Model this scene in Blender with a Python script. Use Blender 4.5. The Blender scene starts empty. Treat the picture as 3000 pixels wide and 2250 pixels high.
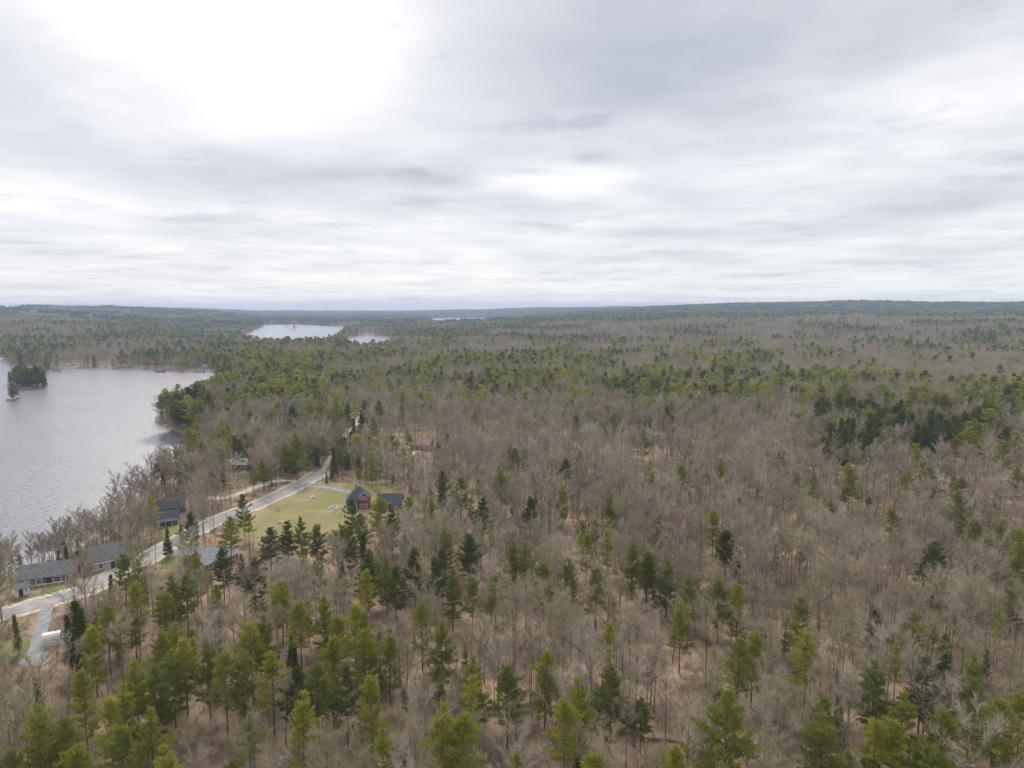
import bpy, math, random
import numpy as np

# ------------------------------------------------------------------ camera, sky, sun, exposure
sc = bpy.context.scene
COL = sc.collection
PITCH = math.radians(6.3)
FOC = 2000.0                      # focal length in pixels of the 3000 x 2250 photograph
CAMZ = 78.0
cam_d = bpy.data.cameras.new('camera')
cam_d.sensor_width = 36.0
cam_d.lens = 36.0 * FOC / 3000.0
cam_d.clip_start = 0.5
cam_d.clip_end = 60000.0
cam = bpy.data.objects.new('camera', cam_d)
COL.objects.link(cam)
cam.location = (0, 0, CAMZ)
cam.rotation_euler = (math.radians(90) - PITCH, 0, 0)
sc.camera = cam

SUN_AZ, SUN_EL = math.radians(-24.0), math.radians(38.0)   # azimuth measured from +Y towards +X
world = bpy.data.worlds.new('World')
sc.world = world
world.use_nodes = True


def build_world():
    nt = world.node_tree
    N, L = nt.nodes, nt.links
    N.clear()

    def m(op, a, b=None, c=None, clamp=False):
        n = N.new('ShaderNodeMath')
        n.operation = op
        n.use_clamp = clamp
        for i, v in enumerate((a, b, c)):
            if v is None:
                continue
            if isinstance(v, (int, float)):
                n.inputs[i].default_value = v
            else:
                L.new(v, n.inputs[i])
        return n.outputs[0]
    tc = N.new('ShaderNodeTexCoord')
    sep = N.new('ShaderNodeSeparateXYZ')
    L.new(tc.outputs['Generated'], sep.inputs[0])
    x, y, z = sep.outputs
    az = m('ARCTAN2', x, y)
    el = m('ARCSINE', z)
    zc = m('ADD', m('MAXIMUM', z, 0.0), 0.055)
    comb = N.new('ShaderNodeCombineXYZ')
    L.new(m('DIVIDE', x, zc), comb.inputs[0])
    L.new(m('DIVIDE', y, zc), comb.inputs[1])
    comb.inputs[2].default_value = 3.7

    def noise(vec, scale, detail, rough, dist=0.0, off=0.0):
        mp = N.new('ShaderNodeMapping')
        mp.inputs['Location'].default_value = (off, off * 0.7, 0)
        L.new(vec, mp.inputs[0])
        n = N.new('ShaderNodeTexNoise')
        n.inputs['Scale'].default_value = scale
        n.inputs['Detail'].default_value = detail
        n.inputs['Roughness'].default_value = rough
        n.inputs['Distortion'].default_value = dist
        L.new(mp.outputs[0], n.inputs['Vector'])
        return n.outputs['Fac']

    def blob(px, py, rx, ry, amp, rot=0.0):
        a0 = math.atan((px - 1500) / FOC)
        e0 = math.atan((904 - py) / FOC * math.cos(a0))
        da = m('ADD', az, -a0)
        de = m('ADD', el, -e0)
        # the clouds' own frayed edges
        da = m('ADD', da, m('MULTIPLY', m('SUBTRACT', n_mid, 0.5), rx / FOC * 1.1))
        de = m('ADD', de, m('MULTIPLY', m('SUBTRACT', n_big, 0.5), ry / FOC * 1.3))
        if rot:
            c, s = math.cos(rot), math.sin(rot)
            da, de = (m('ADD', m('MULTIPLY', da, c), m('MULTIPLY', de, s)),
                      m('ADD', m('MULTIPLY', da, -s), m('MULTIPLY', de, c)))
        da, de = m('MULTIPLY', da, FOC / rx), m('MULTIPLY', de, FOC / ry)
        r2 = m('MULTIPLY_ADD', da, da, m('MULTIPLY', de, de))
        return m('MULTIPLY', m('EXPONENT', m('MULTIPLY', r2, -1.0)), amp)
    P = comb.outputs[0]
    n_big = noise(P, 0.35, 2, 0.5, 0.0, 1.3)
    n_mid = noise(P, 0.9, 4, 0.55, 0.0, 5.1)
    n_fine = noise(P, 2.6, 3, 0.6, 0.0, 2.2)
    v = m('ADD', 0.87, m('MULTIPLY', m('SUBTRACT', n_big, 0.5), 0.36))
    v = m('ADD', v, m('MULTIPLY', m('SUBTRACT', n_mid, 0.5), 0.56))
    v = m('ADD', v, m('MULTIPLY', m('SUBTRACT', n_fine, 0.52), 0.20))
    # torn darker scraps under the overcast
    scr = m('MULTIPLY', m('SUBTRACT', noise(P, 1.25, 5, 0.62, 0.0, 9.4), 0.575, None, True), -1.3)
    v = m('ADD', v, m('MAXIMUM', scr, -0.16))
    for b in ((800, 140, 340, 240, 0.31), (860, -40, 350, 240, 0.27), (1950, 130, 720, 250, -0.40), (840, 500, 640, 80, -0.40),
              (1620, 532, 230, 36, 0.34), (2250, 520, 700, 60, 0.08), (2900, 160, 260, 160, 0.10),
              (20, 170, 300, 130, -0.14), (2680, 625, 170, 34, -0.16), (1720, 475, 60, 18, -0.2), (1330, 545, 90, 20, -0.16), (1250, 600, 60, 18, -0.12), (2150, 690, 260, 20, -0.1), (1850, 690, 110, 18, -0.1), (640, 650, 240, 26, -0.10), (1500, 880, 2600, 60, 0.09),
              (150, 560, 300, 60, 0.08)):
        v = m('ADD', v, blob(*b))
    v = m('MAXIMUM', v, 0.5)
    ramp = N.new('ShaderNodeValToRGB')
    ramp.color_ramp.elements[0].position = 0.5
    ramp.color_ramp.elements[0].color = (0.50, 0.525, 0.60, 1)
    ramp.color_ramp.elements[1].position = 1.0
    ramp.color_ramp.elements[1].color = (0.985, 0.985, 0.985, 1)
    e = ramp.color_ramp.elements.new(0.80)
    e.color = (0.765, 0.775, 0.82, 1)
    L.new(v, ramp.inputs[0])
    boost = m('ADD', 1.0, m('MULTIPLY', m('MAXIMUM', m('SUBTRACT', v, 1.0), 0.0), 0.5))
    bgc = N.new('ShaderNodeBackground')
    L.new(ramp.outputs[0], bgc.inputs[0])
    L.new(m('MULTIPLY', boost, 0.50), bgc.inputs[1])
    sky = N.new('ShaderNodeTexSky')
    sky.sky_type = 'NISHITA'
    sky.sun_disc = False
    sky.sun_elevation = SUN_EL
    sky.sun_rotation = SUN_AZ
    bgs = N.new('ShaderNodeBackground')
    bgs.inputs[1].default_value = 0.07
    L.new(sky.outputs[0], bgs.inputs[0])
    mix = N.new('ShaderNodeMixShader')
    mix.inputs[0].default_value = 0.94           # overcast: cloud covers nearly the whole sky
    L.new(bgs.outputs[0], mix.inputs[1])
    L.new(bgc.outputs[0], mix.inputs[2])
    out = N.new('ShaderNodeOutputWorld')
    L.new(mix.outputs[0], out.inputs[0])


build_world()
world.cycles.sampling_method = 'MANUAL'
world.cycles.sample_map_resolution = 256
sun_d = bpy.data.lights.new('sun', 'SUN')
sun_d.energy = 1.5
sun_d.angle = math.radians(20)
sun_d.color = (1.0, 0.95, 0.88)
sun = bpy.data.objects.new('sun', sun_d)
COL.objects.link(sun)
sun.rotation_euler = (math.radians(90) - SUN_EL, 0, math.pi - SUN_AZ)

sc.view_settings.view_transform = 'Standard'
sc.view_settings.look = 'None'
sc.view_settings.exposure = 1.08
sc.view_settings.gamma = 1.0
sc.cycles.max_bounces = 4
sc.cycles.diffuse_bounces = 2
sc.cycles.glossy_bounces = 2
sc.cycles.transmission_bounces = 2
sc.cycles.transparent_max_bounces = 4
sc.cycles.volume_bounces = 1
sc.cycles.use_denoising = True
sc.cycles.sample_clamp_indirect = 4.0
sc.render.film_transparent = False

# ------------------------------------------------------------------ helpers
rng = np.random.default_rng(7)
random.seed(7)


def pix_ray(px, py):
    a, b = (px - 1500) / FOC, (1125 - py) / FOC
    c, s = math.cos(PITCH), math.sin(PITCH)
    return np.array((a, c + b * s, b * c - s))


def at_z(px, py, z):
    r = pix_ray(px, py)
    t = (z - CAMZ) / r[2]
    return np.array((r[0] * t, r[1] * t))


def project(x, y, z):
    c, s = math.cos(PITCH), math.sin(PITCH)
    f = y * c - (z - CAMZ) * s
    u = y * s + (z - CAMZ) * c
    f = np.maximum(f, 1e-3)
    return 1500 + FOC * x / f, 1125 - FOC * u / f


def poly_sd(x, y, poly):
    """signed distance, positive inside"""
    P = np.asarray(poly)
    inside = np.zeros(x.shape, bool)
    d2 = np.full(x.shape, 1e18)
    n = len(P)
    for i in range(n):
        ax, ay = P[i]
        bx, by = P[(i + 1) % n]
        ex, ey = bx - ax, by - ay
        t = np.clip(((x - ax) * ex + (y - ay) * ey) / (ex * ex + ey * ey + 1e-12), 0, 1)
        d2 = np.minimum(d2, (x - ax - t * ex) ** 2 + (y - ay - t * ey) ** 2)
        if ay != by:
            c = ((ay > y) != (by > y)) & (x < ex * (y - ay) / (by - ay) + ax)
            inside ^= c
    d = np.sqrt(d2)
    return np.where(inside, d, -d)


def line_dist(x, y, pts):
    d2 = np.full(x.shape, 1e18)
    for i in range(len(pts) - 1):
        ax, ay = pts[i]
        bx, by = pts[i + 1]
        ex, ey = bx - ax, by - ay
        t = np.clip(((x - ax) * ex + (y - ay) * ey) / (ex * ex + ey * ey + 1e-12), 0, 1)
        d2 = np.minimum(d2, (x - ax - t * ex) ** 2 + (y - ay - t * ey) ** 2)
    return np.sqrt(d2)


def sstep(a, b, t):
    t = np.clip((t - a) / (b - a), 0, 1)
    return t * t * (3 - 2 * t)


def smooth_line(pts, n=8, closed=False):
    P = [np.asarray(p, float) for p in pts]
    out = []
    k = len(P)
    rngi = range(k) if closed else range(k - 1)
    for i in rngi:
        p1, p2 = P[i], P[(i + 1) % k]
        p0 = P[i - 1] if (i > 0 or closed) else 2 * p1 - p2
        p3 = P[(i + 2) % k] if (i + 2 < k or closed) else 2 * p2 - p1
        for j in range(n):
            t = j / n
            out.append(0.5 * ((2 * p1) + (-p0 + p2) * t + (2 * p0 - 5 * p1 + 4 * p2 - p3) * t * t + (-p0 + 3 * p1 - 3 * p2 + p3) * t ** 3))
    if not closed:
        out.append(P[-1])
    return out


def vnoise(x, y, seed=0):
    """cheap smooth value noise in 0..1"""
    xi, yi = np.floor(x).astype(np.int64), np.floor(y).astype(np.int64)
    fx, fy = x - xi, y - yi
    fx, fy = fx * fx * (3 - 2 * fx), fy * fy * (3 - 2 * fy)

    def hsh(a, b):
        h = (a * 374761393 + b * 668265263 + seed * 974711) & 0x7fffffff
        h = ((h ^ (h >> 13)) * 1274126177) & 0x7fffffff
        return ((h ^ (h >> 16)) & 0xffff) / 65535.0
    return (hsh(xi, yi) * (1 - fx) + hsh(xi + 1, yi) * fx) * (1 - fy) + (hsh(xi, yi + 1) * (1 - fx) + hsh(xi + 1, yi + 1) * fx) * fy


# ------------------------------------------------------------------ the lie of the land
def zpoly(pp):
    return [at_z(a, b, 0.0) for a, b in pp]


LAKE = zpoly([(-1100, 1720), (-300, 1700), (0, 1682), (90, 1660), (190, 1626), (300, 1562), (400, 1482), (480, 1402), (520, 1352),
              (558, 1300), (574, 1276), (520, 1266), (474, 1249), (455, 1231), (474, 1208), (540, 1192), (600, 1166), (632, 1135),
              (643, 1105), (630, 1093), (560, 1089), (470, 1085), (380, 1082), (300, 1080), (200, 1081), (130, 1085), (60, 1080),
              (30, 1070), (0, 1054), (-300, 1047), (-1100, 1047)])
LAKE_S = smooth_line(LAKE, 4, True)
ISLE_C = at_z(86, 1134, 0)
ISLET_C = at_z(40, 1171, 0)


def ell(c, rx, ry, n=14, wob=0.15, rot=0.0):
    r = np.random.default_rng(int(abs(c[0]) * 7 + rx))
    o = []
    for i in range(n):
        a = 2 * math.pi * i / n
        k = 1 + wob * (r.random() * 2 - 1)
        u, v = rx * k * math.cos(a), ry * k * math.sin(a)
        o.append((c[0] + u * math.cos(rot) - v * math.sin(rot), c[1] + u * math.sin(rot) + v * math.cos(rot)))
    return o


ISLE = ell(ISLE_C, 19, 13)
ISLET = ell(ISLET_C, 5.2, 4.5)


def qd(q, d):                      # a far point by bearing (as photograph column) and distance
    t = (q - 1500) / FOC
    y = d / math.sqrt(1 + t * t)
    return np.array((t * y, y))


FAR1 = [qd(*a) for a in ((700, 1900), (742, 1650), (800, 1480), (900, 1440), (955, 1480), (985, 1750), (1004, 2150), (1012, 2500),
                         (1075, 2850), (1070, 3050), (980, 3150), (900, 3500), (820, 3650), (765, 3400), (748, 2700))]
FAR2 = [qd(*a) for a in ((1016, 1330), (1060, 1240), (1115, 1290), (1150, 1560), (1146, 1950), (1080, 2060), (1016, 1980))]
FAR3 = [qd(*a) for a in ((976, 3700), (1008, 3650), (1016, 5600), (980, 5900))]
FAR4 = [qd(*a) for a in ((1250, 3150), (1320, 3050), (1420, 3100), (1440, 5600), (1380, 6000), (1258, 5700))]
FAR5 = [qd(*a) for a in ((732, 2500), (745, 2400), (760, 2700), (740, 2750))]
FARS = [FAR1, FAR2, FAR3, FAR4]
FISLE = ell(qd(857, 2700), 19, 15)

QA = ([-9e3, 1150, 1300, 1450, 1700, 2000, 2500, 3000, 9e3], [0, 0, 6, 16, 24, 33, 38, 40, 40])
QB = ([-9e3, 1280, 1400, 1500, 1800, 2050, 2170, 2400, 3000, 9e3], [0, 0, 14, 38, 42, 50, 62, 64, 56, 40])
QL = ([-9e3, -400, 0, 120, 180, 370, 450, 620, 760, 9e3], [50, 56, 64, 76, 81, 79, 62, 40, 0, 0])


def h_raw(x, y):
    x, y = np.asarray(x, float), np.asarray(y, float)
    d = np.hypot(x, y)
    q = np.where(y > 1, 1500 + FOC * x / np.maximum(y, 1), np.where(x > 0, 9e3, -9e3))
    z = 4.2 + 1.3 * np.sin(x / 95 + 1.0) * np.cos(y / 120) + 0.8 * np.sin((x + 0.7 * y) / 62)
    z = z + 5.0 * sstep(60, 320, x) * sstep(40, 300, y) + 2.0 * sstep(0, 150, x)
    far = sstep(700, 1500, d)
    z = z + far * (4 * vnoise(x / 260, y / 260, 3) - 2) + far * sstep(1200, 3000, d) * (10 * vnoise(x / 700, y / 700, 5) - 5)
    z = z + np.interp(q, *QA) * sstep(1150, 2400, d) * (1 - 0.45 * sstep(2400, 3200, d))
    z = z + np.interp(q, *QB) * sstep(2900, 4300, d) * (1 - 0.35 * sstep(4500, 7000, d))
    z = z + np.interp(q, *QL) * sstep(1500, 3200, d) * (1 - 0.3 * sstep(3400, 6000, d))
    z = z + sstep(2600, 3600, d) * (12 * vnoise(x / 330, y / 330, 8) - 6)
    z = z + 46 * sstep(6000, 10500, d)
    return z


def shore_sd(x, y):
    s = poly_sd(x, y, LAKE_S)
    s = np.minimum(s, -poly_sd(x, y, ISLE))
    s = np.minimum(s, -poly_sd(x, y, ISLET))
    return s


def height(x, y):
    x, y = np.atleast_1d(np.asarray(x, float)), np.atleast_1d(np.asarray(y, float))
    z = h_raw(x, y)
    s = shore_sd(x, y)
    z = np.where(s > 0, np.maximum(-0.15 - 0.12 * s, -4.0), np.minimum(z, 0.25 + 0.13 * (-s)))
    for p in FARS:
        s = poly_sd(x, y, p)
        if p is FAR1:
            s = np.minimum(s, -poly_sd(x, y, FISLE))
        z = np.where(s > 0, np.maximum(-0.2 - 0.05 * s, -4.0), np.minimum(z, 0.4 + 0.06 * (-s)))
    return z


_gx, _gy = np.arange(-420, 421, 2.5), np.arange(40, 761, 2.5)
_GX, _GY = np.meshgrid(_gx, _gy)
_GZ = height(_GX.ravel(), _GY.ravel()).reshape(_GX.shape)


def hz(x, y):
    u, v = (x + 420) / 2.5, (y - 40) / 2.5
    i, j = int(math.floor(v)), int(math.floor(u))
    if 0 <= i < len(_gy) - 1 and 0 <= j < len(_gx) - 1:
        a, b = v - i, u - j
        return float((_GZ[i, j] * (1 - b) + _GZ[i, j + 1] * b) * (1 - a) + (_GZ[i + 1, j] * (1 - b) + _GZ[i + 1, j + 1] * b) * a)
    return float(height(x, y)[0])


def at(px, py):
    z = 4.0
    for _ in range(7):
        p = at_z(px, py, z)
        z = hz(p[0], p[1])
    return np.array((p[0], p[1], z))


# ------------------------------------------------------------------ materials
MATS = {}


def new_mat(name):
    mt = bpy.data.materials.new(name)
    mt.use_nodes = True
    nt = mt.node_tree
    b = nt.nodes['Principled BSDF']
    MATS[name] = mt
    return mt, nt, b


def noise_mat(name, c1, c2, scale, rough=0.9, detail=5, coord='Object', bump=0.0, bscale=None, c3=None, s3=None, bdist=0.05, spec=0.2):
    mt, nt, b = new_mat(name)
    tc = nt.nodes.new('ShaderNodeTexCoord')
    n = nt.nodes.new('ShaderNodeTexNoise')
    n.inputs['Scale'].default_value = scale
    n.inputs['Detail'].default_value = detail
    n.inputs['Roughness'].default_value = 0.65
    nt.links.new(tc.outputs[coord], n.inputs['Vector'])
    r = nt.nodes.new('ShaderNodeValToRGB')
    r.color_ramp.elements[0].position = 0.39
    r.color_ramp.elements[1].position = 0.61
    r.color_ramp.elements[0].color = (*c1, 1)
    r.color_ramp.elements[1].color = (*c2, 1)
    nt.links.new(n.outputs['Fac'], r.inputs[0])
    col = r.outputs[0]
    if c3 is not None:
        n3 = nt.nodes.new('ShaderNodeTexNoise')
        n3.inputs['Scale'].default_value = s3
        n3.inputs['Detail'].default_value = 4
        nt.links.new(tc.outputs[coord], n3.inputs['Vector'])
        r3 = nt.nodes.new('ShaderNodeValToRGB')
        r3.color_ramp.elements[0].position = 0.48
        r3.color_ramp.elements[1].position = 0.66
        nt.links.new(n3.outputs['Fac'], r3.inputs[0])
        mx = nt.nodes.new('ShaderNodeMix')
        mx.data_type = 'RGBA'
        nt.links.new(r3.outputs[0], mx.inputs[0])
        nt.links.new(col, mx.inputs[6])
        mx.inputs[7].default_value = (*c3, 1)
        col = mx.outputs[2]
    nt.links.new(col, b.inputs['Base Color'])
    b.inputs['Roughness'].default_value = rough
    b.inputs['Specular IOR Level'].default_value = spec
    if bump:
        nb = nt.nodes.new('ShaderNodeTexNoise')
        nb.inputs['Scale'].default_value = bscale or scale * 4
        nb.inputs['Detail'].default_value = 5
        nt.links.new(tc.outputs[coord], nb.inputs['Vector'])
        bp = nt.nodes.new('ShaderNodeBump')
        bp.inputs['Strength'].default_value = bump
        bp.inputs['Distance'].default_value = bdist
        nt.links.new(nb.outputs['Fac'], bp.inputs['Height'])
        nt.links.new(bp.outputs[0], b.inputs['Normal'])
    return mt


def tree_mat(name, c1, c2, transl=0.0, zone_scale=0.02, var=0.75, rough=0.85, c3=None):
    """colour differs from tree to tree (c1..c2) and a little along each tree; c3 = hue of some stands"""
    mt, nt, b = new_mat(name)
    L = nt.links
    oi = nt.nodes.new('ShaderNodeObjectInfo')
    tc = nt.nodes.new('ShaderNodeTexCoord')
    n = nt.nodes.new('ShaderNodeTexNoise')
    n.inputs['Scale'].default_value = 0.8
    n.inputs['Detail'].default_value = 3
    L.new(tc.outputs['Object'], n.inputs['Vector'])
    zn = nt.nodes.new('ShaderNodeTexNoise')
    zn.inputs['Scale'].default_value = zone_scale
    zn.inputs['Detail'].default_value = 2
    L.new(oi.outputs['Location'], zn.inputs['Vector'])

    def m(op, a, bb, clamp=False):
        q = nt.nodes.new('ShaderNodeMath')
        q.operation = op
        q.use_clamp = clamp
        for i, v in enumerate((a, bb)):
            if isinstance(v, (int, float)):
                q.inputs[i].default_value = v
            else:
                L.new(v, q.inputs[i])
        return q.outputs[0]
    f = m('ADD', m('MULTIPLY', oi.outputs['Random'], var), m('MULTIPLY', m('SUBTRACT', n.outputs['Fac'], 0.25), 0.5))
    f = m('ADD', f, m('MULTIPLY', m('SUBTRACT', zn.outputs['Fac'], 0.5), 1.2), True)
    mx = nt.nodes.new('ShaderNodeMix')
    mx.data_type = 'RGBA'
    L.new(f, mx.inputs[0])
    mx.inputs[6].default_value = (*c1, 1)
    mx.inputs[7].default_value = (*c2, 1)
    col = mx.outputs[2]
    if c3 is not None:
        k = m('MULTIPLY', m('SUBTRACT', m('FRACT', m('MULTIPLY', oi.outputs['Random'], 7.31), 0), 0.62, True), 3.0, True)
        m2 = nt.nodes.new('ShaderNodeMix')
        m2.data_type = 'RGBA'
        L.new(k, m2.inputs[0])
        L.new(col, m2.inputs[6])
        m2.inputs[7].default_value = (*c3, 1)
        col = m2.outputs[2]
    L.new(col, b.inputs['Base Color'])
    b.inputs['Roughness'].default_value = rough
    b.inputs['Specular IOR Level'].default_value = 0.15
    if transl:
        tr = nt.nodes.new('ShaderNodeBsdfTranslucent')
        L.new(col, tr.inputs[0])
        ms = nt.nodes.new('ShaderNodeMixShader')
        ms.inputs[0].default_value = transl
        L.new(b.outputs[0], ms.inputs[1])
        L.new(tr.outputs[0], ms.inputs[2])
        L.new(ms.outputs[0], nt.nodes['Material Output'].inputs['Surface'])
    return mt


GROUND = noise_mat('leaf_litter', (0.16, 0.115, 0.078), (0.46, 0.318, 0.205), 0.16, bump=0.5, bscale=1.4, detail=9, c3=(0.155, 0.12, 0.085), s3=0.06, bdist=0.3)
LAWN = noise_mat('lawn_grass', (0.22, 0.195, 0.075), (0.34, 0.265, 0.13), 0.09, bump=0.4, bscale=2.5, detail=8, c3=(0.20, 0.20, 0.07), s3=0.05)
LAWN2 = noise_mat('green_grass', (0.13, 0.17, 0.04), (0.235, 0.215, 0.08), 0.15, bump=0.4, bscale=2.5, detail=8)
NEEDLEBED = noise_mat('fallen_needles', (0.30, 0.175, 0.105), (0.40, 0.27, 0.175), 0.2, bump=0.4, bscale=2.5, detail=8)
ASPHALT = noise_mat('worn_asphalt', (0.31, 0.295, 0.285), (0.44, 0.415, 0.395), 0.35, rough=0.95, detail=7, bump=0.2, bscale=8, spec=0.02)
SHOULDER = noise_mat('sandy_shoulder', (0.44, 0.37, 0.29), (0.64, 0.56, 0.46), 0.8, detail=6, bump=0.3, bscale=4)
GRAVEL = noise_mat('grey_gravel', (0.26, 0.26, 0.27), (0.38, 0.375, 0.375), 0.5, detail=8, bump=0.3, bscale=6, spec=0.03)
DIRT = noise_mat('pale_dirt', (0.50, 0.43, 0.35), (0.68, 0.60, 0.50), 0.25, detail=6, bump=0.3, bscale=4)
ROCK = noise_mat('pale_rock', (0.42, 0.39, 0.35), (0.66, 0.62, 0.57), 1.1, detail=6, bump=0.5, bscale=4)
DROCK = noise_mat('dark_shore_rock', (0.10, 0.095, 0.09), (0.24, 0.22, 0.20), 0.7, detail=6, bump=0.5, bscale=3)
BARK = tree_mat('bark', (0.075, 0.063, 0.054), (0.27, 0.235, 0.20))
PBARK = tree_mat('pine_bark', (0.10, 0.078, 0.062), (0.19, 0.155, 0.13))
TWIG = tree_mat('bare_twigs', (0.272, 0.226, 0.16), (0.515, 0.437, 0.315), c3=(0.35, 0.335, 0.19))
TWIG_PALE = tree_mat('pale_twigs', (0.36, 0.315, 0.25), (0.53, 0.47, 0.375))
TWIG_RED = tree_mat('reddish_twigs', (0.29, 0.215, 0.185), (0.44, 0.345, 0.29))
NEEDLE = {
    'yellow-green': tree_mat('needles_yellow_green', (0.245, 0.26, 0.03), (0.40, 0.385, 0.055), 0.32),
    'mid green': tree_mat('needles_mid_green', (0.16, 0.187, 0.03), (0.31, 0.315, 0.052), 0.3),
    'dark green': tree_mat('needles_dark_green', (0.068, 0.094, 0.026), (0.16, 0.185, 0.044), 0.24),
}
BRUSH = tree_mat('brush', (0.17, 0.125, 0.09), (0.35, 0.29, 0.20), c3=(0.16, 0.17, 0.05))


def plain(name, c, rough=0.7, metal=0.0, spec=0.3):
    return noise_mat(name, tuple(v * 0.88 for v in c), tuple(min(1, v * 1.1) for v in c), 2.5, rough, detail=4, spec=spec)


SHINGLE = noise_mat('slate_shingle', (0.075, 0.078, 0.092), (0.125, 0.128, 0.15), 1.5, 0.85, detail=6, bump=0.4, bscale=5)
GREYROOF = noise_mat('grey_shingle', (0.15, 0.145, 0.15), (0.235, 0.225, 0.23), 1.2, 0.85, detail=6, bump=0.4, bscale=5)
PADROOF = noise_mat('pale_shingle', (0.27, 0.285, 0.30), (0.38, 0.395, 0.41), 1.0, 0.9, detail=6, bump=0.4, bscale=5)
PALEROOF = plain('pale_blue_metal_roof', (0.50, 0.54, 0.60), 0.45)
REDWALL = plain('red_clapboard', (0.26, 0.055, 0.05))
TANWALL = plain('tan_clapboard', (0.50, 0.44, 0.36))
TEALWALL = plain('teal_clapboard', (0.16, 0.22, 0.23))
WHITE = plain('white_paint', (0.78, 0.77, 0.75), 0.6)
WOOD = plain('weathered_wood', (0.20, 0.165, 0.14))
BROWNWALL = plain('brown_clapboard', (0.22, 0.15, 0.12))
DARKDOOR = plain('dark_door', (0.05, 0.05, 0.055))
GLASS, _nt, _b = new_mat('window_glass')
_b.inputs['Base Color'].default_value = (0.035, 0.045, 0.055, 1)
_b.inputs['Roughness'].default_value = 0.08
_b.inputs['Specular IOR Level'].default_value = 0.7


def water_mat():
    mt, nt, b = new_mat('lake_water')
    L = nt.links
    b.inputs['Base Color'].default_value = (0.13, 0.13, 0.153, 1)
    b.inputs['IOR'].default_value = 1.333
    b.inputs['Roughness'].default_value = 0.22
    tc = nt.nodes.new('ShaderNodeTexCoord')
    mp = nt.nodes.new('ShaderNodeMapping')
    mp.inputs['Rotation'].default_value = (0, 0, math.radians(25))
    mp.inputs['Scale'].default_value = (0.5, 1.0, 1.0)
    L.new(tc.outputs['Object'], mp.inputs[0])
    n1 = nt.nodes.new('ShaderNodeTexNoise')
    n1.inputs['Scale'].default_value = 0.7
    n1.inputs['Detail'].default_value = 5
    n1.inputs['Roughness'].default_value = 0.65
    L.new(mp.outputs[0], n1.inputs['Vector'])
    n2 = nt.nodes.new('ShaderNodeTexNoise')
    n2.inputs['Scale'].default_value = 0.02
    n2.inputs['Detail'].default_value = 3
    L.new(mp.outputs[0], n2.inputs['Vector'])
    mr = nt.nodes.new('ShaderNodeMapRange')
    mr.inputs['From Min'].default_value = 0.3
    mr.inputs['From Max'].default_value = 0.7
    mr.inputs['To Min'].default_value = 0.8
    mr.inputs['To Max'].default_value = 1.0
    L.new(n2.outputs['Fac'], mr.inputs[0])
    bp = nt.nodes.new('ShaderNodeBump')
    bp.inputs['Distance'].default_value = 0.42
    # calm water in the lee of the wooded point
    geo = nt.nodes.new('ShaderNodeNewGeometry')
    vs = nt.nodes.new('ShaderNodeVectorMath')
    vs.operation = 'DISTANCE'
    L.new(geo.outputs['Position'], vs.inputs[0])
    c = at_z(556, 1281, 0)
    vs.inputs[1].default_value = (c[0], c[1], 0)
    cm = nt.nodes.new('ShaderNodeMapRange')
    cm.interpolation_type = 'SMOOTHSTEP'
    cm.inputs['From Min'].default_value = 12
    cm.inputs['From Max'].default_value = 34
    cm.inputs['To Min'].default_value = 0.05
    cm.inputs['To Max'].default_value = 1.0
    L.new(vs.outputs['Value'], cm.inputs[0])
    mu = nt.nodes.new('ShaderNodeMath')
    mu.operation = 'MULTIPLY'
    L.new(cm.outputs[0], mu.inputs[0])
    L.new(mr.outputs[0], mu.inputs[1])
    L.new(mu.outputs[0], bp.inputs['Strength'])
    rr = nt.nodes.new('ShaderNodeMath')
    rr.operation = 'MULTIPLY'
    rr.inputs[1].default_value = 0.22
    L.new(cm.outputs[0], rr.inputs[0])
    L.new(rr.outputs[0], b.inputs['Roughness'])
    L.new(n1.outputs['Fac'], bp.inputs['Height'])
    L.new(bp.outputs[0], b.inputs['Normal'])
    return mt


WATER = water_mat()


# ------------------------------------------------------------------ mesh and object helpers
def mesh_from(name, V, F, mats, fmat=None, smooth=False):
    me = bpy.data.meshes.new(name)
    me.from_pydata([tuple(map(float, v)) for v in V] if not isinstance(V, np.ndarray) else V.tolist(), [], F)
    for mt in (mats if isinstance(mats, (list, tuple)) else [mats]):
        me.materials.append(mt)
    if fmat is not None:
        me.polygons.foreach_set('material_index', np.asarray(fmat, np.int32))
    if smooth:
        me.polygons.foreach_set('use_smooth', np.ones(len(me.polygons), bool))
    me.update()
    return me


def link(name, data, parent=None, loc=None, rz=None):
    o = bpy.data.objects.new(name, data)
    COL.objects.link(o)
    if parent is not None:
        o.parent = parent
    if loc is not None:
        o.location = loc
    if rz is not None:
        o.rotation_euler = (0, 0, rz)
    return o


def tag(o, label=None, cat=None, group=None, kind=None):
    if label:
        o['label'] = label
    if cat:
        o['category'] = cat
    if group:
        o['group'] = group
    if kind:
        o['kind'] = kind
    return o


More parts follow.
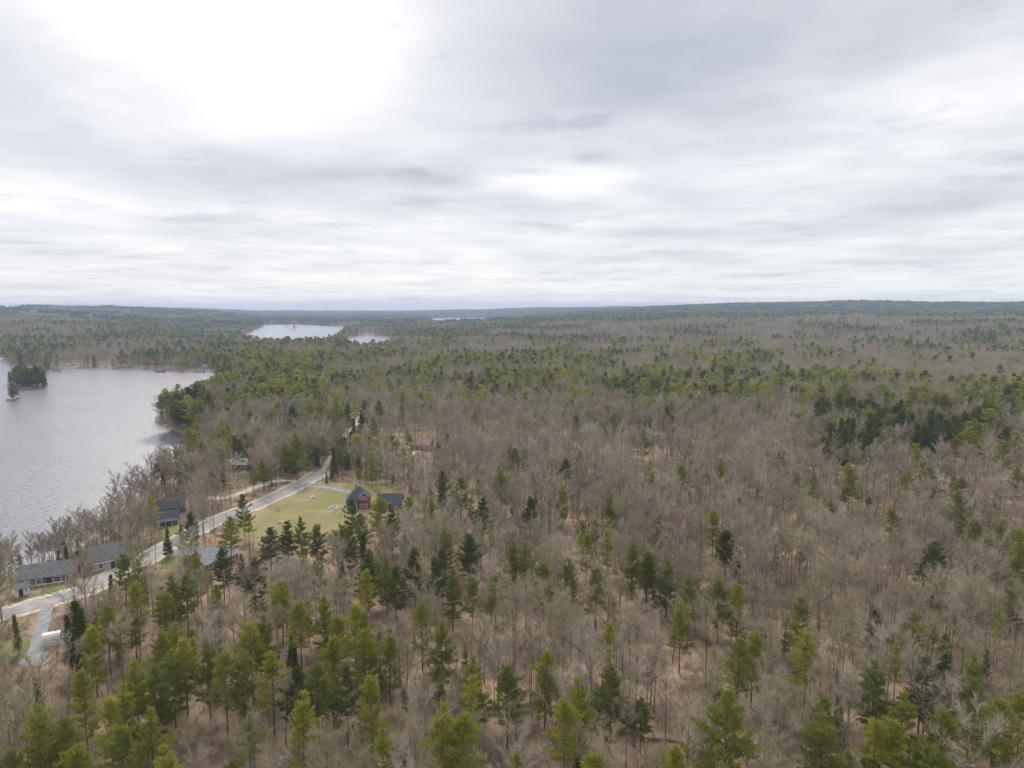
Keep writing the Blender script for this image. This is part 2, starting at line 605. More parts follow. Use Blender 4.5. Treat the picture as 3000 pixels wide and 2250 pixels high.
class MB:
    def __init__(self):
        self.v, self.f = [], []

    def add(self, V, F):
        b = len(self.v)
        self.v += [tuple(map(float, p)) for p in V]
        self.f += [tuple(i + b for i in f) for f in F]
        return self

    def box(self, x0, x1, y0, y1, z0, z1):
        V = [(x0, y0, z0), (x1, y0, z0), (x1, y1, z0), (x0, y1, z0), (x0, y0, z1), (x1, y0, z1), (x1, y1, z1), (x0, y1, z1)]
        return self.add(V, [(0, 3, 2, 1), (4, 5, 6, 7), (0, 1, 5, 4), (1, 2, 6, 5), (2, 3, 7, 6), (3, 0, 4, 7)])

    def slab(self, quad, th):
        """a sheet through 4 points given thickness along its normal (downwards)"""
        Q = [np.asarray(p, float) for p in quad]
        n = np.cross(Q[1] - Q[0], Q[2] - Q[0])
        n /= np.linalg.norm(n)
        if n[2] < 0:
            n = -n
        k = len(Q)
        V = Q + [p - n * th for p in Q]
        F = [tuple(range(k)), tuple(range(2 * k - 1, k - 1, -1))] + [(i, (i + 1) % k, k + (i + 1) % k, k + i) for i in range(k)]
        return self.add(V, F)

    def build(self, name, mat, parent=None, loc=None, rz=None, smooth=False):
        return link(name, mesh_from(name, self.v, self.f, mat, smooth=smooth), parent, loc, rz)


def tube(pts, radii, n=5):
    V, F = [], []
    for i, p in enumerate(pts):
        p = np.asarray(p)
        t = np.asarray(pts[min(i + 1, len(pts) - 1)]) - np.asarray(pts[max(i - 1, 0)])
        t = t / (np.linalg.norm(t) + 1e-9)
        a = np.cross(t, (0, 0, 1) if abs(t[2]) < 0.9 else (1, 0, 0))
        a /= np.linalg.norm(a)
        b = np.cross(t, a)
        for k in range(n):
            an = 2 * math.pi * k / n
            V.append(p + radii[i] * (math.cos(an) * a + math.sin(an) * b))
    for i in range(len(pts) - 1):
        for k in range(n):
            F.append((i * n + k, i * n + (k + 1) % n, (i + 1) * n + (k + 1) % n, (i + 1) * n + k))
    return V, F


# ------------------------------------------------------------------ roads, drives, lawns: plan shapes
ROAD_PX = [(-420, 1840), (-150, 1822), (0, 1801), (108, 1771), (181, 1751), (253, 1727), (316, 1694), (416, 1645), (470, 1611), (542, 1571), (615, 1535), (687, 1503),
           (752, 1480), (853, 1433), (904, 1406), (942, 1382)]
ROAD = smooth_line([at(*p)[:2] for p in ROAD_PX], 8)
TRACK = smooth_line([at(*p)[:2] for p in ((942, 1382), (968, 1345), (1004, 1284), (1040, 1240), (1058, 1216))], 8)
LANE = smooth_line([at(*p)[:2] for p in ((902, 1411), (870, 1409), (800, 1412), (720, 1440), (665, 1458), (600, 1462))], 6)
DRIVE1 = smooth_line([at(*p)[:2] for p in ((138, 1776), (128, 1820), (115, 1870), (104, 1915), (100, 1935))], 6)
DRIVE2 = smooth_line([at(*p)[:2] for p in ((495, 1618), (530, 1622), (570, 1628), (586, 1631))], 6)
DRIVE3 = smooth_line([at(*p)[:2] for p in ((886, 1424), (920, 1426), (960, 1430), (1012, 1440), (1040, 1447))], 6)


def plan(pp):
    return [at(*p)[:2] for p in pp]


PAD1 = plan([(90, 1905), (122, 1905), (140, 1928), (128, 1950), (84, 1948)])
PAD2 = plan([(560, 1633), (590, 1616), (628, 1600), (655, 1606), (676, 1600), (692, 1616), (686, 1630), (655, 1643), (606, 1661), (568, 1654)])
LAWN_MAIN = plan([(868, 1432), (905, 1416), (960, 1414), (1040, 1416), (1120, 1424), (1195, 1450), (1235, 1475), (1205, 1492), (1110, 1500),
                  (1040, 1530), (980, 1562), (900, 1585), (800, 1592), (730, 1590), (690, 1572), (668, 1545), (735, 1505), (800, 1470)])
LAWN_BL = plan([(-60, 1900), (40, 1880), (98, 1862), (104, 1880), (84, 1935), (40, 1935), (-60, 1925)])
LAWN_HOUSE = plan([(112, 1738), (150, 1716), (212, 1698), (222, 1720), (190, 1738), (140, 1755), (112, 1765)])
LAWN_DRIVE = plan([(470, 1640), (505, 1628), (558, 1634), (575, 1640), (560, 1656), (500, 1668), (455, 1668)])
LAWN_TEAL = plan([(450, 1546), (500, 1532), (530, 1550), (525, 1572), (505, 1586), (470, 1575)])
NEED1 = plan([(520, 1605), (560, 1580), (640, 1560), (690, 1578), (680, 1600), (655, 1608), (628, 1600), (590, 1616), (540, 1618)])
NEED2 = plan([(88, 1800), (122, 1795), (112, 1850), (100, 1862), (84, 1850)])
CLEAR_SHORE = plan([(15, 1715), (60, 1690), (110, 1668), (90, 1700), (70, 1725), (30, 1760), (10, 1750)])
TANPATCH = plan([(1036, 1236), (1046, 1222), (1062, 1214), (1068, 1220), (1056, 1240), (1040, 1248)])
WOODCLEAR = plan([(1150, 1322), (1200, 1308), (1240, 1318), (1200, 1330)])
CLEARINGS = [(PAD1, 1), (PAD2, 2), (LAWN_BL, 1), (LAWN_HOUSE, 1), (LAWN_DRIVE, 1), (LAWN_TEAL, 1), (TANPATCH, 1)]

# buildings: name -> footprint centre (world), clearing radius
HOUSES = []          # (x, y, r) filled below, before the trees


def spot(px, py, r):
    p = at(px, py)
    HOUSES.append((p[0], p[1], r))
    return p


P_RED = spot(1052, 1483, 8.5)
P_GAR = spot(1144, 1486, 8)
P_RANCH = spot(150, 1700, 8)
P_TAN = spot(322, 1655, 8)
P_SHED = spot(61, 1742, 3.5)
P_TEAL = spot(483, 1535, 7)
P_DARK = spot(505, 1500, 6)
P_BLUE = spot(706, 1372, 7)
P_HID = spot(1236, 1316, 7)
P_ARCH = spot(153, 1884, 4)
P_STONE = spot(985, 1497, 7)
P_PALE = np.array((-86.3, 190.2, hz(-86.3, 190.2)))
HOUSES.append((-86.3, 190.2, 9))

# ------------------------------------------------------------------ ground and water
def build_ground():
    az = np.concatenate([np.linspace(-180, -60, 40)[:-1], np.linspace(-60, -46, 30)[:-1], np.linspace(-46, 46, 380), np.linspace(46, 60, 30)[1:], np.linspace(60, 180, 40)[1:]])
    az = np.radians(az[:-1])
    rr = [0.0, 15, 30, 45, 56]
    r = 62.0
    while r < 11500:
        rr.append(r)
        r *= 1.0115 if r < 5000 else 1.03
    rr = np.array(rr)
    A, R = np.meshgrid(az, rr[1:])
    X, Y = (R * np.sin(A)).ravel(), (R * np.cos(A)).ravel()
    Z = height(X, Y)
    V = np.concatenate([[[0, 0, hz(0, 0)]], np.stack([X, Y, Z], 1)])
    n, k = len(az), len(rr) - 1
    F = [(0, 1 + (j + 1) % n, 1 + j) for j in range(n)]
    i, j = np.meshgrid(np.arange(k - 1), np.arange(n), indexing='ij')
    i, j = i.ravel(), j.ravel()
    j2 = (j + 1) % n
    Q = np.stack([1 + i * n + j, 1 + i * n + j2, 1 + (i + 1) * n + j2, 1 + (i + 1) * n + j], 1)
    F += [tuple(q) for q in Q.tolist()]
    me = mesh_from('ground', V, F, GROUND, smooth=True)
    o = link('ground', me)
    tag(o, 'brown leaf-littered ground of the wooded country', None, None, 'structure')


build_ground()


def unit2(v):
    return v / (np.hypot(*v) + 1e-9)


def water_sheet(name, poly, grow, label):
    P = np.array(poly)
    n = len(P)
    area = sum(P[i - 1][0] * P[i][1] - P[i][0] * P[i - 1][1] for i in range(n))
    V = []
    for i in range(n):
        t = unit2(P[(i + 1) % n] - P[i - 1])
        o = np.array((t[1], -t[0])) * (grow if area > 0 else -grow)
        V.append((*(P[i] + o), 0))
    m = MB().add(V, [tuple(range(n)) if area > 0 else tuple(range(n - 1, -1, -1))])
    o = m.build(name, WATER)
    return tag(o, label, None, None, 'structure')


water_sheet('lake', LAKE_S, 2.5, 'wide grey rippled lake beside the wooded shore')
for p, lb in ((FAR1, 'distant lake with a tiny wooded island'), (FAR2, 'small distant cove below the far houses'),
              (FAR3, 'tiny sliver of far water near the horizon'), (FAR4, 'thin bright strip of lake near the horizon')):
    water_sheet('lake', p, 4, lb)


def strip(name, line, width, lift, mat, label, n=6, edge=0.0, seed=1):
    V, F = [], []
    r = np.random.default_rng(seed)
    k = len(line)
    for i in range(k):
        p = np.asarray(line[i])
        t = np.asarray(line[min(i + 1, k - 1)]) - np.asarray(line[max(i - 1, 0)])
        t = t / np.linalg.norm(t)
        nn = np.array((-t[1], t[0]))
        w0, w1 = width / 2 + edge * (r.random() - 0.5), width / 2 + edge * (r.random() - 0.5)
        for j in range(n + 1):
            q = p + nn * (-w0 + (w0 + w1) * j / n)
            V.append((q[0], q[1], 0))
    V = np.array(V)
    V[:, 2] = height(V[:, 0], V[:, 1]) + lift
    for i in range(k - 1):
        for j in range(n):
            a = i * (n + 1) + j
            F.append((a, a + 1, a + n + 2, a + n + 1))
    o = link(name, mesh_from(name, V, F, mat, smooth=True))
    return tag(o, label, None, None, 'structure')


def sheet(name, poly, lift, mat, label, step=1.6, soft=0.8, seed=3):
    """an outline filled with small cells that follow the ground; ragged edge"""
    S = np.array(smooth_line(poly, 3, True))
    a, b = S.min(0), S.max(0)
    nx, ny = int((b[0] - a[0]) / step) + 2, int((b[1] - a[1]) / step) + 2
    X, Y = np.meshgrid(np.linspace(a[0], b[0], nx + 1), np.linspace(a[1], b[1], ny + 1))
    sd = poly_sd(X, Y, S) + soft * 2 * (vnoise(X / 2.1, Y / 2.1, seed) - 0.5) + soft * 1.5 * (vnoise(X / 6.0, Y / 6.0, seed + 1) - 0.5)
    Z = height(X.ravel(), Y.ravel()).reshape(X.shape)
    ins = sd > 0
    idx = -np.ones(X.shape, int)
    V, F = [], []
    # a cell is kept when two or more corners lie inside; outside corners are pulled under the ground
    for i in range(ny):
        for j in range(nx):
            c = [(i, j), (i, j + 1), (i + 1, j + 1), (i + 1, j)]
            if not any(ins[q] for q in c):
                continue
            f = []
            for q in c:
                if idx[q] < 0:
                    idx[q] = len(V)
                    V.append((X[q], Y[q], Z[q] + (lift if ins[q] else -0.06)))
                f.append(int(idx[q]))
            F.append(tuple(f))
    o = link(name, mesh_from(name, V, F, mat, smooth=True))
    return tag(o, label, None, None, 'structure')


sheet('lawn', LAWN_MAIN, 0.07, LAWN, 'broad yellowing lawn in front of the red house', 1.3, 3.2)
sheet('lawn', LAWN_BL, 0.07, LAWN2, 'patch of green lawn beside the narrow gravel drive', 1.2, 0.8)
sheet('lawn', LAWN_HOUSE, 0.07, LAWN2, 'strip of lawn between the long grey house and the road', 1.2, 0.5)
sheet('lawn', LAWN_DRIVE, 0.07, LAWN2, 'green lawn below the drive to the pale-roofed house', 1.4, 0.7)
sheet('lawn', LAWN_TEAL, 0.07, LAWN2, 'small lawn in front of the teal cottage', 1.4, 0.7)
sheet('ground_patch', NEED1, 0.06, NEEDLEBED, 'rust-brown fallen needles between road and pale-roofed house', 1.4, 1.2)
sheet('ground_patch', NEED2, 0.06, NEEDLEBED, 'rust-brown fallen needles along the narrow drive', 1.2, 0.8)
sheet('ground_patch', CLEAR_SHORE, 0.06, LAWN, 'tan open bank by the lake house', 1.4, 1.0)
sheet('ground_patch', TANPATCH, 0.10, DIRT, 'bare sandy patch beside the road bend in the woods', 2.0, 1.0)
sheet('ground_patch', WOODCLEAR, 0.10, DIRT, 'pale sandy clearing near the house hidden in bare trees', 2.0, 2.0)
strip('road_shoulder', ROAD, 10.0, 0.08, SHOULDER, 'pale sandy shoulders of the country road', 8, 1.2)
strip('road', ROAD, 6.0, 0.13, ASPHALT, 'worn pale asphalt country road along the lake', 6, 0.12)
strip('lane', TRACK, 2.6, 0.10, DIRT, 'narrow sandy track going on from the road into the woods', 5, 0.6)
strip('lane', LANE, 4.0, 0.10, DIRT, 'pale dirt lane through the shore trees', 5, 0.9)
strip('driveway', DRIVE1, 2.9, 0.16, GRAVEL, 'narrow grey gravel drive leading off the road', 4, 0.4)
strip('driveway', DRIVE2, 4.6, 0.16, GRAVEL, 'short gravel drive from the road to the pale-roofed house', 4, 0.4)
strip('driveway', DRIVE3, 3.6, 0.14, GRAVEL, 'thin gravel drive across the lawn to the red house', 4, 0.4)
sheet('driveway', PAD1, 0.12, GRAVEL, 'widened end of the narrow gravel drive', 0.6, 1.5)


# ------------------------------------------------------------------ buildings
def gable_house(name, label, loc, rz, w, dp, hw, rise, wall, roofm, over=0.45, windows=(), door=None, chimney=None, cat='house', trim=None, group=None):
    """w along x (ridge direction), dp along y, camera side is -y"""
    t = link(name, None, None, tuple(loc), rz)
    tag(t, label, cat, group)
    b = MB().box(-w / 2, w / 2, -dp / 2, dp / 2, -0.4, hw)
    for s in (-1, 1):
        x = s * w / 2
        x1 = x - s * 0.18
        b.add([(x, -dp / 2, hw), (x, dp / 2, hw), (x, 0, hw + rise), (x1, -dp / 2, hw), (x1, dp / 2, hw), (x1, 0, hw + rise)],
              [(0, 1, 2), (5, 4, 3), (0, 2, 5, 3), (1, 4, 5, 2)])
    b.build('wall', wall, t)
    r = MB()
    ew, k = w / 2 + over, rise / (dp / 2)
    ed = dp / 2 + over
    for s in (-1, 1):
        r.slab([(-ew, s * ed, hw - over * k + 0.12), (ew, s * ed, hw - over * k + 0.12), (ew, 0, hw + rise + 0.12), (-ew, 0, hw + rise + 0.12)], 0.14)
    ro = r.build('roof', roofm, t)
    if trim is not None:
        for s in (-1, 1):
            MB().box(-ew, ew, s * (ed + 0.004) - 0.05, s * (ed + 0.004) + 0.05, hw - over * k - 0.12, hw - over * k + 0.07).build('fascia', trim, ro)
    if chimney is not None:
        cx, cy = chimney
        MB().box(cx - 0.4, cx + 0.4, cy - 0.4, cy + 0.4, hw, hw + rise + 0.9).build('chimney', BROWNWALL, ro)
    for face, u, zc, ww, wh in windows:
        window(t, face, u, zc, ww, wh, w, dp)
    if door is not None:
        face, u = door
        y = -dp / 2 if face == 'f' else dp / 2
        MB().box(u - 0.5, u + 0.5, y - 0.05, y + 0.03, 0.05, 2.1).build('door', DARKDOOR, t)
    return t


def window(t, face, u, zc, ww, wh, w, dp):
    def bx(u0, u1, o0, o1, z0, z1):
        m = MB()
        if face == 'f':
            m.box(u0, u1, -dp / 2 - o1, -dp / 2 - o0, z0, z1)
        elif face == 'b':
            m.box(u0, u1, dp / 2 + o0, dp / 2 + o1, z0, z1)
        elif face == 'r':
            m.box(w / 2 + o0, w / 2 + o1, u0, u1, z0, z1)
        else:
            m.box(-w / 2 - o1, -w / 2 - o0, u0, u1, z0, z1)
        return m
    f = MB()
    for q in (bx(u - ww / 2 - 0.14, u - ww / 2, -0.02, 0.07, zc - wh / 2 - 0.14, zc + wh / 2 + 0.14), bx(u + ww / 2, u + ww / 2 + 0.14, -0.02, 0.07, zc - wh / 2 - 0.14, zc + wh / 2 + 0.14),
              bx(u - ww / 2, u + ww / 2, -0.02, 0.07, zc + wh / 2, zc + wh / 2 + 0.14), bx(u - ww / 2, u + ww / 2, -0.02, 0.07, zc - wh / 2 - 0.14, zc - wh / 2),
              bx(u - ww / 2, u + ww / 2, -0.01, 0.06, zc - 0.04, zc + 0.04)):
        f.add(q.v, q.f)
    fo = f.build('window', WHITE, t)
    bx(u - ww / 2, u + ww / 2, -0.015, 0.02, zc - wh / 2, zc + wh / 2).build('pane', GLASS, fo)


def red_house():
    loc, rz = P_RED, math.radians(8)
    t = link('house', None, None, tuple(loc), rz)
    tag(t, 'red two-storey house with dark steep roof on the lawn', 'house')
    t.scale = (0.88, 0.88, 0.85)
    w, d, hw = 9.2, 8.8, 4.0
    MB().box(-w / 2, w / 2, -d / 2, d / 2, -0.4, hw).build('wall', REDWALL, t)
    ap, ov = 8.9, 0.5
    e = [(-w / 2 - ov, -d / 2 - ov, hw - 0.1), (w / 2 + ov, -d / 2 - ov, hw - 0.1), (w / 2 + ov, d / 2 + ov, hw - 0.1), (-w / 2 - ov, d / 2 + ov, hw - 0.1)]
    r0, r1 = (-0.7, 0.3, ap), (0.7, 0.3, ap)
    V = e + [r0, r1] + [(a, b, c - 0.16) for a, b, c in e]
    F = [(0, 1, 5, 4), (1, 2, 5), (2, 3, 4, 5), (3, 0, 4), (0, 6, 7, 1), (1, 7, 8, 2), (2, 8, 9, 3), (3, 9, 6, 0), (9, 8, 7, 6)]
    ro = MB().add(V, F).build('roof', SHINGLE, t)
    MB().box(-1.5, -0.9, 1.2, 1.8, 6.5, 9.6).build('chimney', BROWNWALL, ro)
    # the red cross gable facing the drive, two white windows
    gx0, gx1, gy = 0.1, 4.5, -d / 2 - 0.25
    gm = (gx0 + gx1) / 2
    MB().add([(gx0, gy, -0.3), (gx1, gy, -0.3), (gx1, gy, 5.2), (gm, gy, 7.0), (gx0, gy, 5.2), (gx0, 0.6, -0.3), (gx1, 0.6, -0.3), (gx1, 0.6, 5.2), (gm, 0.6, 7.0), (gx0, 0.6, 5.2)],
             [(0, 1, 2, 3, 4), (9, 8, 7, 6, 5), (0, 4, 9, 5), (1, 6, 7, 2)]).build('gable_wall', REDWALL, t)
    g = MB()
    for s, xe in ((-1, gx0 - 0.35), (1, gx1 + 0.35)):
        g.slab([(xe, gy - 0.35, 5.05), (gm, gy - 0.35, 7.18), (gm, 0.8, 7.18), (xe, 0.8, 5.05)], 0.12)
    g.build('gable_roof', SHINGLE, t)
    for u, zc, ww, wh in ((1.1, 5.3, 0.8, 1.3), (2.9, 4.9, 1.2, 1.0), (1.3, 1.5, 0.9, 1.3), (3.3, 1.5, 0.9, 1.3)):
        window(t, 'f', u, zc, ww, wh, w, d + 0.5)
    for u in (-3.4, -1.3):
        window(t, 'f', u, 1.6, 0.9, 1.4, w, d)
    for u in (-2.2, 2.0):
        window(t, 'r', u, 1.8, 0.9, 1.3, w, d)
    MB().box(-2.75, -1.95, -d / 2 - 0.05, -d / 2 + 0.02, 0.0, 2.1).build('door', WHITE, t)
    # porch at the lawn end
    p = MB().slab([(-w / 2 - 0.4, -d / 2 - 2.2, 2.75), (-0.1, -d / 2 - 2.2, 2.75), (-0.1, -d / 2 - 0.3, 3.6), (-w / 2 - 0.4, -d / 2 - 0.3, 3.6)], 0.12)
    p.build('porch_roof', SHINGLE, t)
    MB().box(-w / 2 - 0.2, -0.2, -d / 2 - 2.1, -d / 2 - 0.06, -0.3, 0.18).build('porch_floor', WOOD, t)
    for u in (-4.5, -3.1, -1.7, -0.4):
        MB().box(u - 0.11, u + 0.11, -d / 2 - 2.05, -d / 2 - 1.83, 0.18, 2.72).build('porch_post', WHITE, t)
    # deck stair on the shaded side
    MB().box(-w / 2 - 2.2, -w / 2 - 0.06, -1.5, 2.0, -0.3, 0.9).build('deck', WOOD, t)


red_house()
gable_house('garage', 'long dark-roofed garage next to the red house', P_GAR, math.radians(3), 8.6, 6.6, 2.4, 2.8, BROWNWALL, SHINGLE,
            windows=(('f', -2.5, 1.5, 0.9, 1.0), ('f', 2.5, 1.5, 0.9, 1.0)), door=('f', 0.0), cat='garage')


def lake_houses():
    t = gable_house('house', 'long low grey-roofed house on the lake bank', P_RANCH, math.radians(24), 13.0, 8.0, 2.7, 2.5, WOOD, GREYROOF,
                    windows=(('f', -4.6, 1.5, 1.2, 1.1), ('f', -2.0, 1.5, 1.2, 1.1), ('f', 2.2, 1.5, 1.6, 1.2), ('f', 4.8, 1.5, 1.2, 1.1), ('l', 0, 1.5, 1.2, 1.1)), door=('f', 0.2), chimney=(2.5, 0.8))
    MB().box(-6.2, 4.5, -6.4, -4.06, 0.0, 0.55).build('deck', WOOD, t)
    MB().box(-6.2, 4.5, -6.42, -6.34, 1.35, 1.45).build('deck_rail', WHITE, t)
    for u in np.linspace(-6.1, 4.4, 8):
        MB().box(u - 0.05, u + 0.05, -6.41, -6.35, 0.55, 1.36).build('rail_post', WHITE, t)
    gable_house('house', 'tan-gabled house with grey roof behind bare roadside trees', P_TAN, math.radians(42), 10.0, 8.0, 3.0, 3.3, TANWALL, GREYROOF,
                windows=(('l', -1.6, 1.7, 0.9, 1.2), ('l', 1.6, 1.7, 0.9, 1.2), ('f', -3, 1.6, 1.1, 1.2), ('f', 3, 1.6, 1.1, 1.2)), door=('f', 0.0), trim=WHITE)
    gable_house('shed', 'tiny white shed with dark roof near the lake road', P_SHED, math.radians(60), 3.0, 2.6, 2.1, 0.9, WHITE, TEALWALL, 0.25,
                windows=(('f', 0.7, 1.3, 0.5, 0.6),), door=('f', -0.5), cat='shed')
    t = gable_house('cottage', 'teal cottage with blue-grey roof and white porch posts', P_TEAL, math.radians(30), 8.0, 6.0, 2.5, 2.2, TEALWALL, SHINGLE,
                    windows=(('f', -3, 1.5, 1.0, 1.2), ('f', 2.6, 1.5, 1.0, 1.2), ('r', 0, 1.5, 1.0, 1.2)), door=('f', 0.0), cat='cottage')
    MB().slab([(-4.2, -4.9, 2.15), (4.2, -4.9, 2.15), (4.2, -3.2, 2.6), (-4.2, -3.2, 2.6)], 0.1).build('porch_roof', SHINGLE, t)
    MB().box(-4.1, 4.1, -4.8, -3.06, -0.3, 0.2).build('porch_floor', DIRT, t)
    for u in (-3.9, -2.0, 0, 2.0, 3.9):
        MB().box(u - 0.1, u + 0.1, -4.78, -4.58, 0.2, 2.12).build('porch_post', WHITE, t)
    gable_house('cottage', 'dark weathered cottage tucked behind the teal cottage', P_DARK, math.radians(20), 8.0, 6.0, 2.5, 2.2, WOOD, SHINGLE,
                windows=(('f', -2, 1.4, 0.9, 1.0), ('f', 2, 1.4, 0.9, 1.0)), door=('f', 0.0), cat='cottage')
    gable_house('cottage', 'long pale blue-roofed camp among the shore trees', P_BLUE, math.radians(4), 11.0, 6.5, 2.6, 1.9, BROWNWALL, PALEROOF,
                windows=(('f', -3, 1.4, 1.0, 1.1), ('f', 3, 1.4, 1.0, 1.1)), door=('f', 0.0), cat='cottage')
    gable_house('house', 'brown house with faded red roof hidden in bare woods', P_HID, math.radians(-10), 10.5, 7.5, 3.2, 2.6, WOOD, plain('faded_red_roof', (0.36, 0.22, 0.20)),
                windows=(('f', -3.2, 1.8, 1.4, 1.4), ('f', 0, 1.8, 1.4, 1.4), ('f', 3.2, 1.8, 1.4, 1.4)), door=('f', 1.6))


lake_houses()


def pale_house():
    t = gable_house('house', 'house with pale blue-grey cross-gabled roof below the road', P_PALE, math.radians(60), 11.0, 8.0, 2.6, 2.3, BROWNWALL, PADROOF,
                    windows=(('f', -3.6, 1.5, 1.1, 1.2), ('f', 0.6, 1.5, 1.1, 1.2), ('f', 3.8, 1.5, 1.1, 1.2), ('r', 0, 1.5, 1.1, 1.2)), door=('f', -1.4), trim=WHITE, chimney=(3.4, 0.9))
    # cross wing towards the drive
    y0, y1, hw, w2 = 3.9, 8.6, 2.55, 3.3
    MB().add([(-w2, y0, -0.4), (w2, y0, -0.4), (w2, y1, -0.4), (-w2, y1, -0.4), (-w2, y0, hw), (w2, y0, hw), (w2, y1, hw), (-w2, y1, hw), (0, y1, hw + 2.0), (0, y0, hw + 2.0)],
             [(0, 4, 9, 5, 1), (1, 5, 6, 2), (2, 6, 8, 7, 3), (3, 7, 4, 0)]).build('wing_wall', BROWNWALL, t)
    g = MB()
    for sg in (-1, 1):
        g.slab([(sg * (w2 + 0.4), 0.3, hw - 0.12), (0, 0.3, hw + 2.13), (0, y1 + 0.4, hw + 2.13), (sg * (w2 + 0.4), y1 + 0.4, hw - 0.12)], 0.13)
    g.build('wing_roof', PADROOF, t)


pale_house()


def arch_shelter():
    t = link('shelter', None, None, tuple(P_ARCH), math.radians(118))
    tag(t, 'small white arched shelter with dark open end beside gravel drive', 'shelter')
    w, L = 3.0, 3.4
    pts = [(-w / 2, 0.0), (-w / 2, 1.5), (-w / 2 * 0.86, 2.0), (-w / 2 * 0.5, 2.38), (0, 2.5), (w / 2 * 0.5, 2.38), (w / 2 * 0.86, 2.0), (w / 2, 1.5), (w / 2, 0.0)]
    V, F = [], []
    for s in (0, 1):
        for k in (1.0, 0.95):
            for u, z in pts:
                V.append((u * k, -L / 2 + s * L, z * (1 if k == 1 else 0.965)))
    n = len(pts)
    for i in range(n - 1):
        F += [(i, i + 1, 2 * n + i + 1, 2 * n + i), (n + i + 1, n + i, 3 * n + i, 3 * n + i + 1), (i + 1, i, n + i, n + i + 1), (2 * n + i, 2 * n + i + 1, 3 * n + i + 1, 3 * n + i)]
    MB().add(V, F).build('cover', WHITE, t, smooth=False)
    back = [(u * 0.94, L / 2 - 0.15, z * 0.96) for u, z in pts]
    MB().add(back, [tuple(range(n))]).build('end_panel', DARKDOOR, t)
    for s in (-1, 1):
        MB().box(s * w / 2 - 0.06, s * w / 2 + 0.06, -L / 2 - 0.02, L / 2 + 0.02, -0.15, 0.06).build('base_rail', WOOD, t)
    # firewood stacked inside
    f = link('firewood', None, None, tuple(P_ARCH + np.array((0.2, 0.2, 0))), math.radians(118))
    tag(f, 'low stack of cut firewood under the arched shelter', 'firewood')
    k = 0
    for r in range(4):
        for c in range(8):
            V, F = tube([(-1.0 + c * 0.27, -0.5, 0.15 + r * 0.25), (-1.0 + c * 0.27, 0.6, 0.15 + r * 0.25)], [0.12, 0.12], 6)
            F += [tuple(range(5, -1, -1)), tuple(range(6, 12))]
            MB().add(V, F).build('log', WOOD, f)


arch_shelter()


def far_houses():
    spec = ((588, 1082, 7, WHITE, GREYROOF, 'white cottage with grey roof on the far lake shore'),
            (604, 1076, 8, TANWALL, GREYROOF, 'tan house among trees on the far lake shore'),
            (622, 1080, 7, WHITE, SHINGLE, 'white cottage with dark roof by the corner of the bay'),
            (612, 1064, 8, WHITE, PALEROOF, 'white pale-roofed house up the bank above the bay'),
            (470, 1080, 7, BROWNWALL, SHINGLE, 'brown cabin at the edge of the far beach'),
            (165, 1078, 7, TANWALL, SHINGLE, 'tan cabin behind the wooded island'),
            (4, 1049, 9, WHITE, PALEROOF, 'white lake house beyond the island channel'))
    for px, py, s, wl, rf, lb in spec:
        p = at(px, py)
        HOUSES.append((p[0], p[1], 9))
        gable_house('cottage', lb, p, math.radians(random.uniform(-30, 30)), s * 1.25, s, 2.8, 2.2, wl, rf,
                    windows=(('f', -2.2, 1.5, 1.1, 1.2), ('f', 2.2, 1.5, 1.1, 1.2)), door=('f', 0.0), cat='cottage')
    for q, d, s, rf, lb in ((1018, 2150, 12, BROWNWALL, 'brown-roofed house on the neck between the distant waters'), (1048, 2120, 12, PALEROOF, 'pale-roofed house above the distant cove'),
                            (1072, 2130, 13, GREYROOF, 'grey-roofed house above the distant cove'), (1100, 2140, 12, BROWNWALL, 'brown-roofed white house at the head of the distant cove'),
                            (1205, 2300, 16, PALEROOF, 'pale long building in the distant woods'), (1238, 2350, 15, WHITE, 'white-roofed building in the distant woods')):
        p = qd(q, d)
        HOUSES.append((p[0], p[1], 22))
        gable_house('house', lb, (p[0], p[1], hz(*p)), random.uniform(-.4, .4), s * 1.3, s, 5.5, 3.4, WHITE, rf,
                    windows=(('f', -4, 3.2, 1.6, 1.6), ('f', 0, 3.2, 1.6, 1.6), ('f', 4, 3.2, 1.6, 1.6)))


far_houses()


def rock_mesh(name, seed, mat, flat=0.6):
    r = np.random.default_rng(seed)
    V, F = [], []
    n, k = 8, 5
    for i in range(k):
        ph = math.pi * (i + 0.5) / k
        for j in range(n):
            th = 2 * math.pi * j / n
            s = 1 + 0.28 * (r.random() * 2 - 1)
            V.append((s * math.sin(ph) * math.cos(th), s * math.sin(ph) * math.sin(th), s * flat * math.cos(ph)))
    for i in range(k - 1):
        for j in range(n):
            F.append((i * n + j, (i + 1) * n + j, (i + 1) * n + (j + 1) % n, i * n + (j + 1) % n))
    F += [tuple(range(n - 1, -1, -1)), tuple((k - 1) * n + j for j in range(n))]
    F = [f[::-1] for f in F]
    return mesh_from(name, V, F, mat)


ROCKS = [rock_mesh('boulder', i, ROCK) for i in range(4)]
DROCKS = [rock_mesh('shore_rock', 20 + i, DROCK) for i in range(3)]


def boulder(px, py, size, label, group=None, meshes=ROCKS, p=None):
    if p is None:
        p = at(px, py)
    o = link('boulder', random.choice(meshes), None, (p[0], p[1], p[2] + size * 0.22), random.uniform(0, 6))
    o.scale = (size * random.uniform(.8, 1.25), size * random.uniform(.7, 1.1), size * random.uniform(.7, 1.1))
    return tag(o, label, 'boulder', group)


